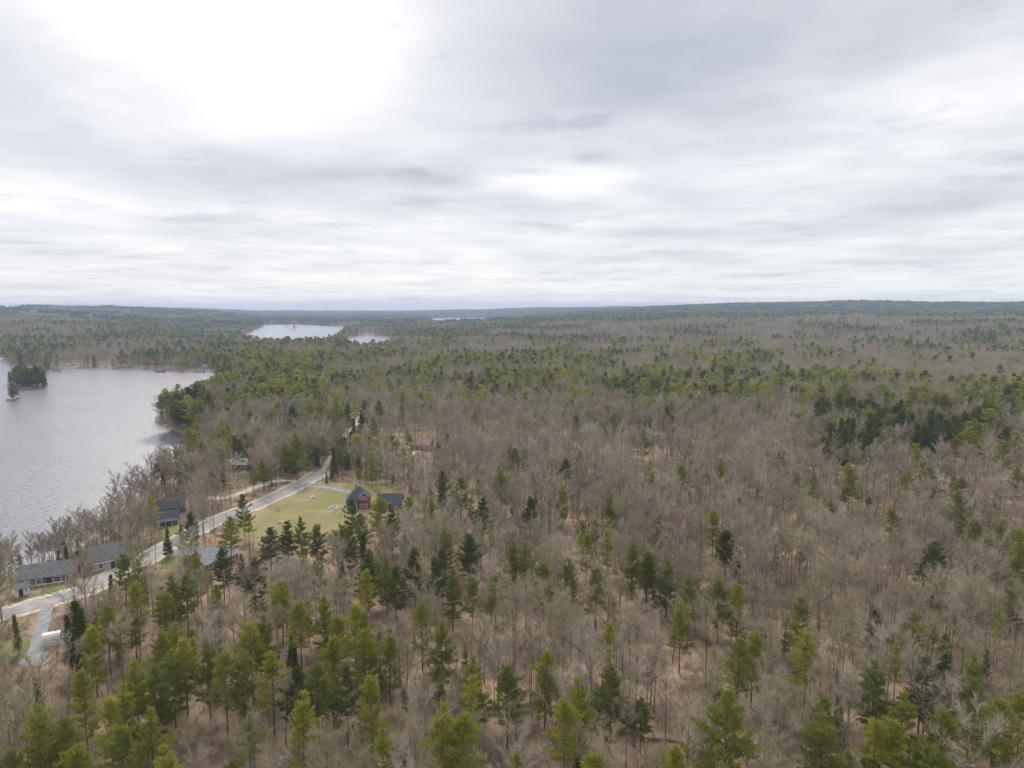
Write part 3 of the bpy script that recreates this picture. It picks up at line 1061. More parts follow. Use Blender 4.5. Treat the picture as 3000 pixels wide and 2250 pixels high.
for a, b, s in ((909, 1459, .9), (917, 1457, 1.1), (924, 1460, .8)):
    boulder(a, b, s, 'pale boulder in the cluster out on the big lawn', 'boulder cluster on the big lawn')
boulder(824, 1532, 1.1, 'single white boulder at the lower edge of the big lawn')
for a, b, s in ((965, 1491, .8), (974, 1487, 1.0), (984, 1494, 1.1), (992, 1486, .8), (1001, 1489, .9), (1008, 1485, .8), (978, 1500, .7)):
    boulder(a, b, s, 'pale stone in the garden rockery beside the red house', 'rockery stones by the red house')
for a, b, s in ((141, 1752, .55), (160, 1741, .6), (188, 1731, .45), (206, 1719, .6)):
    boulder(a, b, s, 'small pale stone on the lawn strip along the road', 'stones on the roadside lawn')
boulder(36, 1925, .9, 'low pale boulder on the lawn by the narrow drive')
for a, b, s in ((527, 1606, .7), (533, 1613, .6), (546, 1614, .8), (556, 1616, .7)):
    boulder(a, b, s, 'pale stone edging the drive to the pale-roofed house', 'stones by the short drive')
for a, b, s in ((1160, 1321, 1.3), (1176, 1316, 1.5), (1190, 1322, 1.3)):
    boulder(a, b, s, 'pale boulder in the sandy clearing in bare woods', 'boulders in the woods clearing')


def shore_rocks():
    for (poly, c, nm, g) in ((ISLE, 16, 'dark wet rock at the edge of the wooded island', 'rocks round the island'), (ISLET, 8, 'dark wet rock ringing the tiny islet', 'rocks round the islet')):
        for i in range(c):
            k = random.random() * len(poly)
            a, b = np.array(poly[int(k)]), np.array(poly[(int(k) + 1) % len(poly)])
            q = a + (b - a) * (k % 1)
            boulder(0, 0, random.uniform(.7, 1.6), nm, g, DROCKS, np.array((q[0], q[1], 0.0)))


shore_rocks()


def dock(px, py, px2, py2, label):
    a, b = at_z(px, py, 0.5), at_z(px2, py2, 0.5)
    d = b - a
    L = float(np.hypot(*d))
    t = link('dock', None, None, (a[0], a[1], 0), math.atan2(d[1], d[0]))
    tag(t, label, 'dock')
    n = int(L / 0.55)
    for i in range(n):
        MB().box(i * 0.55, i * 0.55 + 0.5, -0.75, 0.75, 0.5, 0.58).build('plank', WOOD, t)
    for i in range(0, n, 5):
        for s in (-1, 1):
            MB().box(i * 0.55 + 0.1, i * 0.55 + 0.24, s * 0.82 - 0.07, s * 0.82 + 0.07, -2.5, 0.8).build('post', WOOD, t)


dock(502, 1360, 470, 1358, 'thin wooden dock reaching into the lake from the bank')


def kayak():
    p = at(348, 1079)
    V, F = [], []
    prof = [(-2.6, 0.03), (-1.8, 0.3), (-0.6, 0.42), (0.6, 0.42), (1.8, 0.3), (2.6, 0.03)]
    for x, r in prof:
        for k in range(8):
            a = 2 * math.pi * k / 8
            V.append((x, r * math.cos(a), 0.35 + 0.7 * r * math.sin(a) + 0.04 * x * x * 0.5))
    for i in range(5):
        for k in range(8):
            F.append((i * 8 + k, i * 8 + (k + 1) % 8, i * 8 + 8 + (k + 1) % 8, i * 8 + 8 + k))
    o = link('kayak', None, None, (p[0], p[1], p[2]), 0.2)
    tag(o, 'orange kayak pulled up on the far beach', 'kayak')
    MB().add(V, F).build('hull', plain('orange_plastic', (0.75, 0.22, 0.03)), o)
    MB().box(-0.5, 0.4, -0.26, 0.26, 0.60, 0.66).build('cockpit', DARKDOOR, o)


kayak()


# ------------------------------------------------------------------ tree meshes
def unit(v):
    return v / (np.linalg.norm(v, axis=-1, keepdims=True) + 1e-9)


def ribbons(C, D, Ln, W, r):
    """single long triangles from points C along D"""
    n = len(C)
    side = unit(np.cross(D, unit(r.normal(size=(n, 3)))))
    V = np.empty((n, 3, 3))
    V[:, 0] = C - side * W[:, None] / 2
    V[:, 1] = C + side * W[:, None] / 2
    V[:, 2] = C + D * Ln[:, None]
    F = np.arange(3 * n).reshape(n, 3)
    return V.reshape(-1, 3), F


def join(parts):
    Vs, Fs, b = [], [], 0
    for V, F in parts:
        V = np.asarray(V, float)
        Vs.append(V)
        Fs += [tuple(int(i) + b for i in f) for f in F]
        b += len(V)
    return np.concatenate(Vs), Fs


def make_pine(seed, H, R, base, lod=0, form='full', plume=1.0):
    """trunk and crown of an evergreen: whorls of limbs carrying needle sprays"""
    r = np.random.default_rng(seed)
    k = 9
    lean = r.normal(size=2) * 0.012 * H
    tp = [np.array((lean[0] * (i / k) ** 2 + r.normal() * 0.03, lean[1] * (i / k) ** 2 + r.normal() * 0.03, H * i / k - 0.3 * (i == 0))) for i in range(k + 1)]
    rad0 = 0.013 * H + 0.05
    trunk = [tube(tp, [rad0 * (1 - 0.93 * i / k) for i in range(k + 1)], 6 if lod == 0 else 3)]

    def axis(z):
        f = np.clip(z / H, 0, 1)
        return np.array((lean[0] * f * f, lean[1] * f * f, z))
    C, D, Ln, W = [], [], [], []
    z = base * H
    dz = {'full': 0.058, 'spire': 0.042, 'high': 0.06}[form] * H * (1 if lod == 0 else 1.5)
    tw = r.random() * 6
    size = (0.50 if lod == 0 else 1.05) * plume
    while z < H * 0.985:
        f = (z - base * H) / (H - base * H)
        if form == 'full':
            prof = (1 - f) ** 0.68 * (0.72 + 0.28 * min(1, f / 0.2)) + 0.05
        elif form == 'spire':
            prof = ((1 - f) ** 0.95 + 0.03) * r.uniform(0.7, 1.15)
        else:
            prof = (0.45 + 0.55 * math.sin(math.pi * min(1, f * 0.85 + 0.25))) * (1 - f ** 4 * 0.75)
        nb = int(r.integers(4, 7)) if form != 'spire' else int(r.integers(4, 7))
        gap = r.random() < 0.24 and form != 'spire'
        for b in range(nb):
            if gap and r.random() < 0.6:
                continue
            tw += 2 * math.pi / nb + r.normal() * 0.35
            L = R * prof * r.uniform(0.75, 1.3) * (1.0 if form == 'spire' else r.choice([1, 1, 1, 0.55, 1.3, 0.8]))
            if L < 0.15:
                L = 0.15
            up = (0.08 + 0.75 * f ** 1.4 if form != 'spire' else -0.22 + 0.75 * f) + r.normal() * 0.09
            p0 = axis(z + r.normal() * dz * 0.25)
            d = unit(np.array((math.cos(tw), math.sin(tw), up)))
            tip = p0 + d * L + np.array((0, 0, -0.05 * L if form == 'spire' else 0.10 * L))
            if lod == 0 and L > 0.7:
                trunk.append(tube([p0, p0 + d * L * 0.55, tip], [0.03 + 0.012 * L, 0.02 + 0.006 * L, 0.01], 3))
            npl = max(2, int(L * (2.7 if lod == 0 else 1.0) / plume))
            for s in range(npl):
                t = 0.28 + 0.72 * (s + r.random()) / npl
                c = p0 + (tip - p0) * t
                lat = np.array((-d[1], d[0], 0)) * r.normal() * 0.28 * L * (1.1 - t) * 1.1
                c = c + lat
                nn = 15 if lod == 0 else 5
                o = r.normal(size=(nn, 3)) * np.array((0.27, 0.27, 0.10)) * plume * (1.0 if lod == 0 else 1.7)
                dd = unit(d * 0.75 + np.array((0, 0, 0.30)) + unit(lat + 1e-6) * 0.3 + r.normal(size=(nn, 3)) * 0.55)
                C.append(c + o)
                D.append(dd)
                Ln.append(size * r.uniform(0.6, 1.25, nn))
                W.append(size * r.uniform(0.28, 0.5, nn))
        z += dz * r.uniform(0.75, 1.3) * (1 - 0.35 * f)
    # leader
    nn = 14
    C.append(axis(H * 0.97) + r.normal(size=(nn, 3)) * 0.12)
    D.append(unit(np.array((0, 0, 1.0)) + r.normal(size=(nn, 3)) * 0.45))
    Ln.append(np.full(nn, 0.8))
    W.append(np.full(nn, 0.16))
    crown = ribbons(np.concatenate(C), np.concatenate(D), np.concatenate(Ln), np.concatenate(W), r)
    return join(trunk), crown


def make_bare(seed, H, spread, lod=0, fork=0.45, twigk=1.0, thick=1.0):
    """leafless tree: trunk with limbs, crown of branches and twigs"""
    r = np.random.default_rng(seed)
    trunk, C, D, Ln, W, crown_t = [], [], [], [], [], []
    k = 7
    lean = r.normal(size=2) * 0.03 * H
    tp = []
    for i in range(k + 1):
        f = i / k
        tp.append(np.array((lean[0] * f + r.normal() * 0.06 * f, lean[1] * f + r.normal() * 0.06 * f, H * 0.93 * f - 0.3 * (i == 0))))
    r0 = (0.0085 * H + 0.03) * thick
    trunk.append(tube(tp, [r0 * (1 - 0.9 * (i / k) ** 0.8) for i in range(k + 1)], 5 if lod == 0 else 3))

    def axis(f):
        i = min(int(f * k), k - 1)
        return tp[i] + (tp[i + 1] - tp[i]) * (f * k - i)
    nl = {0: 13, 1: 9, 2: 6}[lod]
    wt = {0: 0.032, 1: 0.066, 2: 0.15}[lod] * thick
    th = r.random() * 6
    for b in range(nl):
        f = fork + (0.97 - fork) * (b + r.random() * 0.8) / nl
        th += 2.4 + r.normal() * 0.4
        L = spread * (1.3 - 0.8 * f) * r.uniform(0.6, 1.25)
        up = 0.42 + 0.8 * f + r.normal() * 0.22
        d = unit(np.array((math.cos(th), math.sin(th), up)))
        p0 = axis(f)
        p1 = p0 + d * L * 0.5 + r.normal(size=3) * 0.08 * L
        p2 = p1 + unit(d + np.array((0, 0, 0.35)) + r.normal(size=3) * 0.15) * L * 0.6
        rb = r0 * 0.42 * (1.15 - f)
        if lod < 2:
            trunk.append(tube([p0, p1, p2], [rb + 0.012, rb * 0.6 + 0.01, 0.012], 4 if lod == 0 else 3))
        nb = {0: 8, 1: 5, 2: 3}[lod]
        for s in range(nb):
            t = 0.25 + 0.75 * (s + r.random()) / nb
            q = p0 + (p1 - p0) * (t / 0.5) if t < 0.5 else p1 + (p2 - p1) * ((t - 0.5) / 0.5)
            l2 = L * r.uniform(0.3, 0.55) * (1.15 - 0.6 * t)
            d2 = unit(d * 0.8 + np.array((0, 0, 0.55)) + r.normal(size=3) * 0.55)
            e = q + d2 * l2
            if lod == 0:
                crown_t.append(tube([q, q + d2 * l2 * 0.5 + r.normal(size=3) * 0.04, e], [0.022, 0.016, 0.008], 3))
            elif lod == 1:
                C.append(q[None]); D.append(d2[None]); Ln.append(np.array([l2])); W.append(np.array([wt * 1.3]))
            nt = int({0: 17, 1: 9, 2: 7}[lod] * twigk)
            tt = r.random(nt)
            cc = q + (e - q) * tt[:, None]
            dd = unit(d2 * 0.7 + np.array((0, 0, 0.45)) + r.normal(size=(nt, 3)) * 0.6)
            C.append(cc); D.append(dd)
            Ln.append(r.uniform(0.5, 1.25, nt) * (0.9 + 0.05 * spread) * (1.25 if lod == 2 else 1.0))
            W.append(wt * r.uniform(0.7, 1.3, nt))
    # top
    nt = int({0: 30, 1: 12, 2: 8}[lod] * twigk)
    C.append(axis(0.97) + r.normal(size=(nt, 3)) * 0.35 - np.array((0, 0, 0.5)))
    D.append(unit(np.array((0, 0, 1.0)) + r.normal(size=(nt, 3)) * 0.5))
    Ln.append(r.uniform(0.7, 1.6, nt)); W.append(wt * r.uniform(0.7, 1.3, nt))
    tw = ribbons(np.concatenate(C), np.concatenate(D), np.concatenate(Ln), np.concatenate(W), r)
    return join(trunk), join(crown_t + [tw]) if crown_t else join([tw])


def make_brush(seed, h, n):
    r = np.random.default_rng(seed)
    C = np.zeros((n, 3))
    C[:, :2] = r.normal(size=(n, 2)) * 0.25
    D = unit(np.stack([r.normal(size=n) * 0.45, r.normal(size=n) * 0.45, np.ones(n)], 1))
    a = ribbons(C, D, h * r.uniform(0.5, 1.1, n), np.full(n, 0.06), r)
    m = n * 3
    i = r.integers(0, n, m)
    c2 = C[i] + D[i] * (h * r.uniform(0.3, 0.8, m))[:, None]
    b = ribbons(c2, unit(D[i] + r.normal(size=(m, 3)) * 0.5), h * r.uniform(0.2, 0.4, m), np.full(m, 0.04), r)
    return join([a, b])


PINE_FORMS = [  # form, height, radius, crown base, seeds
    ('full', 17.0, 3.6, 0.34, (11, 12, 13)), ('spire', 15.0, 2.7, 0.10, (21, 22)), ('high', 19.0, 3.6, 0.58, (31, 32)), ('full', 10.0, 2.5, 0.16, (41, 42)), ('spire', 11.0, 1.5, 0.12, (51, 52))]


# ------------------------------------------------------------------ individual evergreens, placed where the photograph shows them
# (top column, top row, crown-bottom row, form, hue)
PT = []


def crop(x0, y0, k, rows):
    for u, v0, v1, *rest in rows:
        form, hue = (rest + [None, None])[:2] if len(rest) < 2 else rest[:2]
        PT.append((x0 + u / k, y0 + v0 / k, y0 + v1 / k, form, hue))


HY, HM, HK = 'yellow-green', 'mid green', 'dark green'
crop(0, 1600, 2.212, [(1265, 45, 140, 'full', HM), (1440, 25, 170, 'full', HK), (1560, 50, 190, 'spire', HK), (1645, 80, 200, 'full', HK), (715, 185, 245, 'thin', HK), (800, 50, 200, 'full', HM), (890, 90, 215, 'full', HM),
     (880, 240, 345, 'full', HY), (1110, 195, 330, 'full', HM), (1200, 190, 330, 'full', HM), (1065, 265, 335, 'full', HY), (690, 400, 620, 'full', HM), (600, 520, 640, 'full', HY), (440, 440, 670, 'thin', HK), (485, 360, 640, 'thin', HK),
     (530, 400, 655, 'thin', HK), (1240, 535, 640, 'thin', HY), (1190, 610, 720, 'full', HY), (1110, 680, 870, 'full', HM), (1420, 600, 700, 'thin', HM), (1340, 625, 720, 'full', HM), (1450, 690, 830, 'full', HM), (1565, 680, 910, 'full', HM),
     (1760, 700, 990, 'full', HY), (1910, 660, 800, 'thin', HK), (1920, 800, 980, 'full', HK), (1950, 960, 1130, 'full', HY), (505, 780, 880, 'thin', HK), (530, 810, 990, 'full', HY), (870, 755, 850, 'full', HY), (800, 900, 1020, 'full', HM), (700, 990, 1110, 'full', HY),
     (1000, 790, 910, 'full', HM), (1820, 230, 340, 'full', HY), (2060, 60, 170, 'full', HM), (1940, 365, 470, 'full', HY), (2100, 335, 415, 'full', HM), (1620, 505, 580, 'full', HY), (1710, 455, 610, 'full', HM), (2180, 460, 600, 'full', HY),
     (2150, 605, 740, 'full', HY), (2050, 765, 870, 'full', HM), (230, 1035, 1420, 'full', HM), (410, 1135, 1260, 'full', HM), (970, 1065, 1210, 'full', HM), (780, 1170, 1450, 'full', HM), (1080, 1300, 1480, 'full', HY), (500, 1300, 1480, 'full', HY),
     (1610, 1140, 1260, 'high', HM), (1050, 560, 660, 'full', HM), (1130, 500, 585, 'full', HM), (1790, 360, 450, 'thin', HK), (240, 850, 1000, 'thin', HM), (60, 1330, 1470, 'full', HM)])
crop(1000, 1600, 2.212, [(170, 55, 185, 'full', HK), (160, 155, 330, 'full', HY), (290, 75, 155, 'full', HM), (350, 145, 330, 'full', HK), (470, 25, 190, 'full', HK), (600, 85, 195, 'full', HK), (650, 30, 160, 'full', HK), (830, -60, 70, 'full', HK), (1110, -30, 85, 'full', HM),
     (1195, -20, 95, 'full', HM), (720, 165, 270, 'full', HM), (850, 200, 360, 'full', HM), (1000, 195, 320, 'high', HM), (85, 385, 480, 'full', HY), (140, 440, 560, 'full', HM), (150, 550, 650, 'full', HY), (310, 550, 625, 'full', HY), (520, 375, 570, 'full', HY), (650, 505, 710, 'full', HM),
     (1310, 110, 290, 'full', HM), (1470, 85, 155, 'full', HM), (1655, 160, 330, 'full', HM), (1890, 0, 115, 'full', HM), (1985, 45, 130, 'full', HM), (2110, 95, 300, 'full', HM), (1740, 505, 650, 'high', HY), (1320, 690, 870, 'full', HY), (1075, 785, 1030, 'full', HM),
     (1550, 865, 1090, 'full', HY), (1445, 1005, 1190, 'full', HY), (1750, 780, 1110, 'full', HM), (840, 845, 975, 'high', HY), (640, 1025, 1420, 'full', HY), (795, 1105, 1440, 'full', HY), (190, 845, 990, 'full', HY), (30, 785, 890, 'full', HK), (270, 1185, 1390, 'full', HM),
     (2160, 1300, 1440, 'full', HY), (1650, 1365, 1470, 'full', HY), (2200, 380, 590, 'full', HY), (860, 720, 800, 'full', HM)])
crop(2000, 1600, 2.212, [(290, -90, 95, 'full', HK), (1640, 5, 230, 'full', HK), (2180, -20, 100, 'full', HY), (2150, 175, 260, 'full', HM), (40, 225, 300, 'full', HM), (360, 255, 315, 'full', HY), (240, 225, 310, 'full', HM), (1240, 385, 580, 'spire', HK), (370, 615, 790, 'full', HM),
     (460, 565, 700, 'full', HY), (810, 565, 780, 'full', HY), (1250, 750, 870, 'full', HM), (1390, 655, 800, 'high', HY), (1560, 715, 850, 'full', HK), (1700, 645, 880, 'spire', HK), (1880, 715, 800, 'full', HM), (760, 345, 430, 'full', HM), (290, 945, 1420, 'full', HM),
     (920, 975, 1120, 'full', HM), (910, 1095, 1400, 'full', HM), (1250, 1130, 1330, 'full', HY), (1370, 1140, 1370, 'full', HY), (1700, 1070, 1350, 'full', HM), (1540, 1225, 1440, 'full', HM), (2045, 1010, 1320, 'full', HM), (1080, 1350, 1460, 'full', HM), (1660, 1320, 1460, 'full', HM),
     (1440, 955, 1070, 'full', HM), (2205, 950, 1050, 'full', HY), (1880, 870, 960, 'full', HM), (1510, 430, 560, 'high', HM), (2040, 420, 500, 'high', HM)])
crop(600, 1150, 2.212, [(1090, 155, 275, 'high', HM), (1130, 60, 150, 'high', HK), (1220, 10, 95, 'full', HK), (1280, 5, 95, 'full', HK), (1400, 0, 65, 'full', HM), (1590, -5, 55, 'full', HM), (1930, 0, 85, 'full', HM), (1750, 105, 215, 'full', HY), (1330, 270, 335, 'full', HY), (1575, 265, 335, 'full', HY),
     (1510, 315, 355, 'full', HM), (1180, 255, 315, 'full', HY), (885, 285, 385, 'high', HK), (590, 275, 470, 'full', HM), (520, 325, 480, 'full', HM), (620, 215, 310, 'full', HM), (760, 285, 355, 'full', HM), (850, 285, 345, 'full', HM), (680, 45, 210, 'full', HY), (750, 55, 210, 'full', HM), (850, 65, 220, 'full', HM),
     (920, 75, 210, 'full', HK), (560, 95, 240, 'full', HK), (440, 105, 240, 'full', HM), (290, 115, 250, 'full', HM), (150, 95, 190, 'full', HK), (370, 425, 530, 'full', HM), (1080, 395, 465, 'full', HM), (160, 815, 940, 'full', HM), (280, 785, 840, 'high', HM), (420, 885, 1010, 'full', HK), (530, 840, 1010, 'full', HK),
     (720, 865, 1010, 'full', HK), (620, 815, 910, 'full', HM), (890, 860, 985, 'full', HM), (940, 870, 985, 'full', HK), (1010, 795, 970, 'full', HM), (950, 695, 800, 'full', HK), (1140, 685, 900, 'full', HM), (1210, 765, 890, 'full', HK), (1320, 685, 860, 'full', HM), (1470, 695, 810, 'full', HM), (1540, 515, 610, 'full', HK), (1540, 595, 690, 'full', HK),
     (1620, 615, 730, 'full', HM), (1660, 555, 610, 'full', HK), (1920, 500, 745, 'full', HM), (1800, 690, 880, 'full', HK), (2010, 365, 465, 'full', HM), (2110, 675, 785, 'spire', HK), (1710, 925, 1080, 'full', HK), (1560, 875, 1060, 'full', HM), (1360, 1015, 1110, 'full', HM), (245, 660, 720, 'full', HK), (20, 20, 120, 'full', HK), (90, 120, 210, 'full', HM)])
crop(1400, 1250, 2.765, [(710, 255, 400, 'full', HK), (820, 215, 360, 'full', HM), (870, 335, 430, 'full', HK), (1390, 335, 550, 'full', HM), (1650, 325, 530, 'full', HM), (1970, 265, 420, 'full', HM), (580, 435, 560, 'spire', HK), (690, 485, 630, 'full', HM), (420, 575, 695, 'full', HK), (1080, 555, 700, 'full', HM),
     (1460, 735, 870, 'full', HM), (1050, 805, 980, 'full', HY), (880, 875, 1050, 'full', HY), (1910, 675, 880, 'full', HY), (2010, 855, 1110, 'full', HK), (1250, 905, 1120, 'full', HM), (1370, 1035, 1150, 'full', HM), (1340, 40, 210, 'full', HM), (845, 760, 860, 'high', HM), (1560, -60, 40, 'full', HM), (1900, -20, 60, 'full', HM)])
crop(2200, 1250, 2.765, [(360, 355, 530, 'full', HY), (510, 385, 500, 'full', HM), (810, 295, 530, 'full', HM), (240, 205, 320, 'full', HK), (520, 125, 280, 'full', HM), (1350, 125, 280, 'full', HY), (1270, 335, 430, 'full', HY), (1380, 335, 410, 'full', HY), (1450, 335, 540, 'full', HM), (1705, 405, 500, 'full', HM), (1740, 595, 780, 'full', HM),
     (1830, 775, 990, 'full', HM), (1150, 675, 800, 'full', HY), (1490, 955, 1200, 'full', HK), (2040, 765, 880, 'full', HM), (2180, 845, 1090, 'full', HY), (2150, 335, 490, 'full', HM), (2060, 85, 280, 'full', HM), (2170, 245, 340, 'full', HM), (1680, 525, 610, 'full', HM), (1570, 15, 120, 'full', HY), (1670, 55, 150, 'full', HM), (1870, 45, 150, 'full', HY), (860, 115, 210, 'full', HM)])
# lone trees by the shore and the teal cottage
for e in ((455, 1358, 1392, 'high', HK), (436, 1452, 1510, 'full', HY), (530, 1536, 1580, 'thin', HK), (488, 1547, 1590, 'spire', HK), (498, 1327, 1360, 'thin', HK), (556, 1506, 1548, 'full', HK), (169, 1612, 1645, 'thin', HK), (193, 1596, 1640, 'thin', HK), (224, 1574, 1600, 'thin', HK),
          (640, 1260, 1300, 'full', HY), (612, 1270, 1310, 'full', HY), (590, 1290, 1320, 'full', HY), (668, 1262, 1300, 'full', HY), (700, 1290, 1330, 'full', HK), (45, 1800, 1870, 'thin', HM)):
    PT.append(e)

LANDMARKS = [(at(2080, 2218), 'the dark pool under the tall pine'), (at(1700, 2242), 'the dark sliver of pool'), (at(1860, 2152), 'the narrow pool by fallen logs'),
             (at(1118, 2230), 'the small dark pool'), (at(1935, 2172), 'the long fallen trunk'), (at(1350, 2125), 'the leaning fallen trunk'), (at(2345, 1962), 'the pale fallen trunk'),
             (P_RED, 'the red house'), (P_GAR, 'the dark-roofed garage'), (P_RANCH, 'the long grey-roofed house'), (P_TAN, 'the tan-gabled house'), (P_SHED, 'the tiny white shed'),
             (P_TEAL, 'the teal cottage'), (P_DARK, 'the dark weathered cottage'), (P_BLUE, 'the pale blue-roofed camp'), (P_HID, 'the house hidden in woods'), (P_ARCH, 'the white arched shelter'),
             (P_STONE, 'the garden rockery'), ((-86.3, 190.2, 4), 'the pale-roofed house'), (at(824, 1532), 'the single white boulder'), (at(100, 1935), 'the end of the narrow drive'), (at(486, 1358), 'the wooden dock'),
             (at(938, 1383), 'the road bend'), (at(1052, 1228), 'the sandy patch by the road'), (at(1176, 1318), 'the sandy woods clearing'), (at(700, 1446), 'the dirt lane'), (at(36, 1925), 'the low boulder on the lawn'),
             (at(1610, 1440), 'the small dark cone-shaped spruce'), (at(2560, 1850), 'the lone dark cone-shaped spruce'), (at(1555, 1490), 'the dark spruce in the open woods'), (at(2700, 1300), 'the dense evergreen stand'),
             (at(2450, 1300), 'the dense evergreen stand'), (at(2950, 1310), 'the dense evergreen stand')]


def near_what(x, y, reach=48):
    b = min(LANDMARKS, key=lambda q: (q[0][0] - x) ** 2 + (q[0][1] - y) ** 2)
    return 'near ' + b[1] if (b[0][0] - x) ** 2 + (b[0][1] - y) ** 2 < reach * reach else None


# meshes for individuals, by form and hue
PINE_MESH = {}


def pine_meshes(form, hue):
    key = (form, hue)
    if key not in PINE_MESH:
        out = []
        spec = {'full': [('full', 17.0, 4.9, 0.24, 11), ('full', 17.0, 5.4, 0.30, 12), ('full', 17.0, 4.5, 0.18, 13), ('full', 17.0, 5.0, 0.34, 14)],
                'spire': [('spire', 15.0, 2.6, 0.10, 21), ('spire', 15.0, 2.9, 0.14, 22)], 'thin': [('spire', 15.0, 1.7, 0.12, 25), ('spire', 15.0, 1.5, 0.2, 26)],
                'high': [('high', 19.0, 3.7, 0.62, 31), ('high', 19.0, 3.3, 0.58, 32)]}[form]
        for fm, H, R, b, s in spec:
            t, c = make_pine(s + {HY: 0, HM: 100, HK: 200}[hue], H, R, b, 0, fm)
            out.append((mesh_from('trunk', t[0], t[1], PBARK), mesh_from('crown', c[0], c[1].tolist(), NEEDLE[hue]), H, b))
        PINE_MESH[key] = out
    return PINE_MESH[key]


FORMW = {'full': 'full-crowned', 'spire': 'cone-shaped', 'thin': 'narrow spire-like', 'high': 'bare-trunked high-crowned'}
NOUN = {'full': 'pine', 'high': 'pine', 'spire': 'spruce', 'thin': 'spruce'}
PINE_POS = []
n_pine = 0


def zone_of(px, py):
    if px < 250 and py > 1640:
        return 'beside the narrow gravel drive and lake road'
    if px < 700 and py < 1470:
        return 'among the shore cottages'
    if px < 720 and py < 1600:
        return 'along the country road below the lake'
    if 680 < px < 1300 and 1400 < py < 1620:
        return 'around the red house lawn'
    if px < 1060 and py < 1400:
        return 'in the evergreen clump by the road bend'
    if px < 1480 and 1590 <= py < 1800:
        return 'on the wooded slope below the red house lawn'
    if py > 1950:
        return 'in the leaf-strewn hollow with dark pools'
    if px < 1050:
        return 'in the thicket below the pale-roofed house'
    if py < 1330:
        return 'before the dense evergreen stand'
    return 'scattered through the open bare woods'


def add_pine(x, y, H, form, hue, label, group, cat=None, name=None, var=None, wide=None):
    global n_pine
    ms = pine_meshes(form, hue)
    tm, cm, H0, b0 = ms[(n_pine if var is None else var) % len(ms)]
    n_pine += 1
    noun = NOUN[form]
    t = link(name or (noun + '_tree'), None, None, (x, y, hz(x, y)), random.uniform(0, 6.28))
    s = H / H0
    wx = random.uniform(0.88, 1.15)
    if wide:
        wx *= min(max(wide / (4.1 * s), 0.72), 1.1)
    t.scale = (s * wx, s * wx, s)
    tag(t, label, cat or (noun + ' tree'), group)
    link('trunk', tm, t)
    link('crown', cm, t)
    PINE_POS.append((x, y, 0.13 * H * max(wx, 0.8) + 0.6))
    return t


LOW = {'full': 14.2, 'high': 14.5, 'spire': 9.0, 'thin': 7.5}


def place_pines():
    for tx, ty, by, form, hue in PT:
        form = form or 'full'
        H = 15.0
        base = {'full': 0.27, 'spire': 0.12, 'thin': 0.16, 'high': 0.60}[form]
        for _ in range(6):
            g = 4.0
            p = at_z(tx, ty, g + H)
            g = hz(*p)
            p = at_z(tx, ty, g + H)
            dist = math.sqrt(p[0] ** 2 + p[1] ** 2 + (CAMZ - g - H * 0.7) ** 2)
            L = (by - ty) * dist / FOC / math.cos(math.atan2(CAMZ - g - H, math.hypot(*p)))
            H = min(max(1.06 * L / (1 - base), LOW[form]), 23.0)
        z = near_what(*p) or zone_of(tx, ty)
        size = 'small' if H < 9.5 else ('tall' if H > 16 else 'mid-sized')
        lab = f'{size} {hue} {FORMW[form]} {NOUN[form]} {z}'
        add_pine(p[0], p[1], H, form, hue, lab, lab, wide=0.31 * L if form in ('full', 'high') else None)


place_pines()

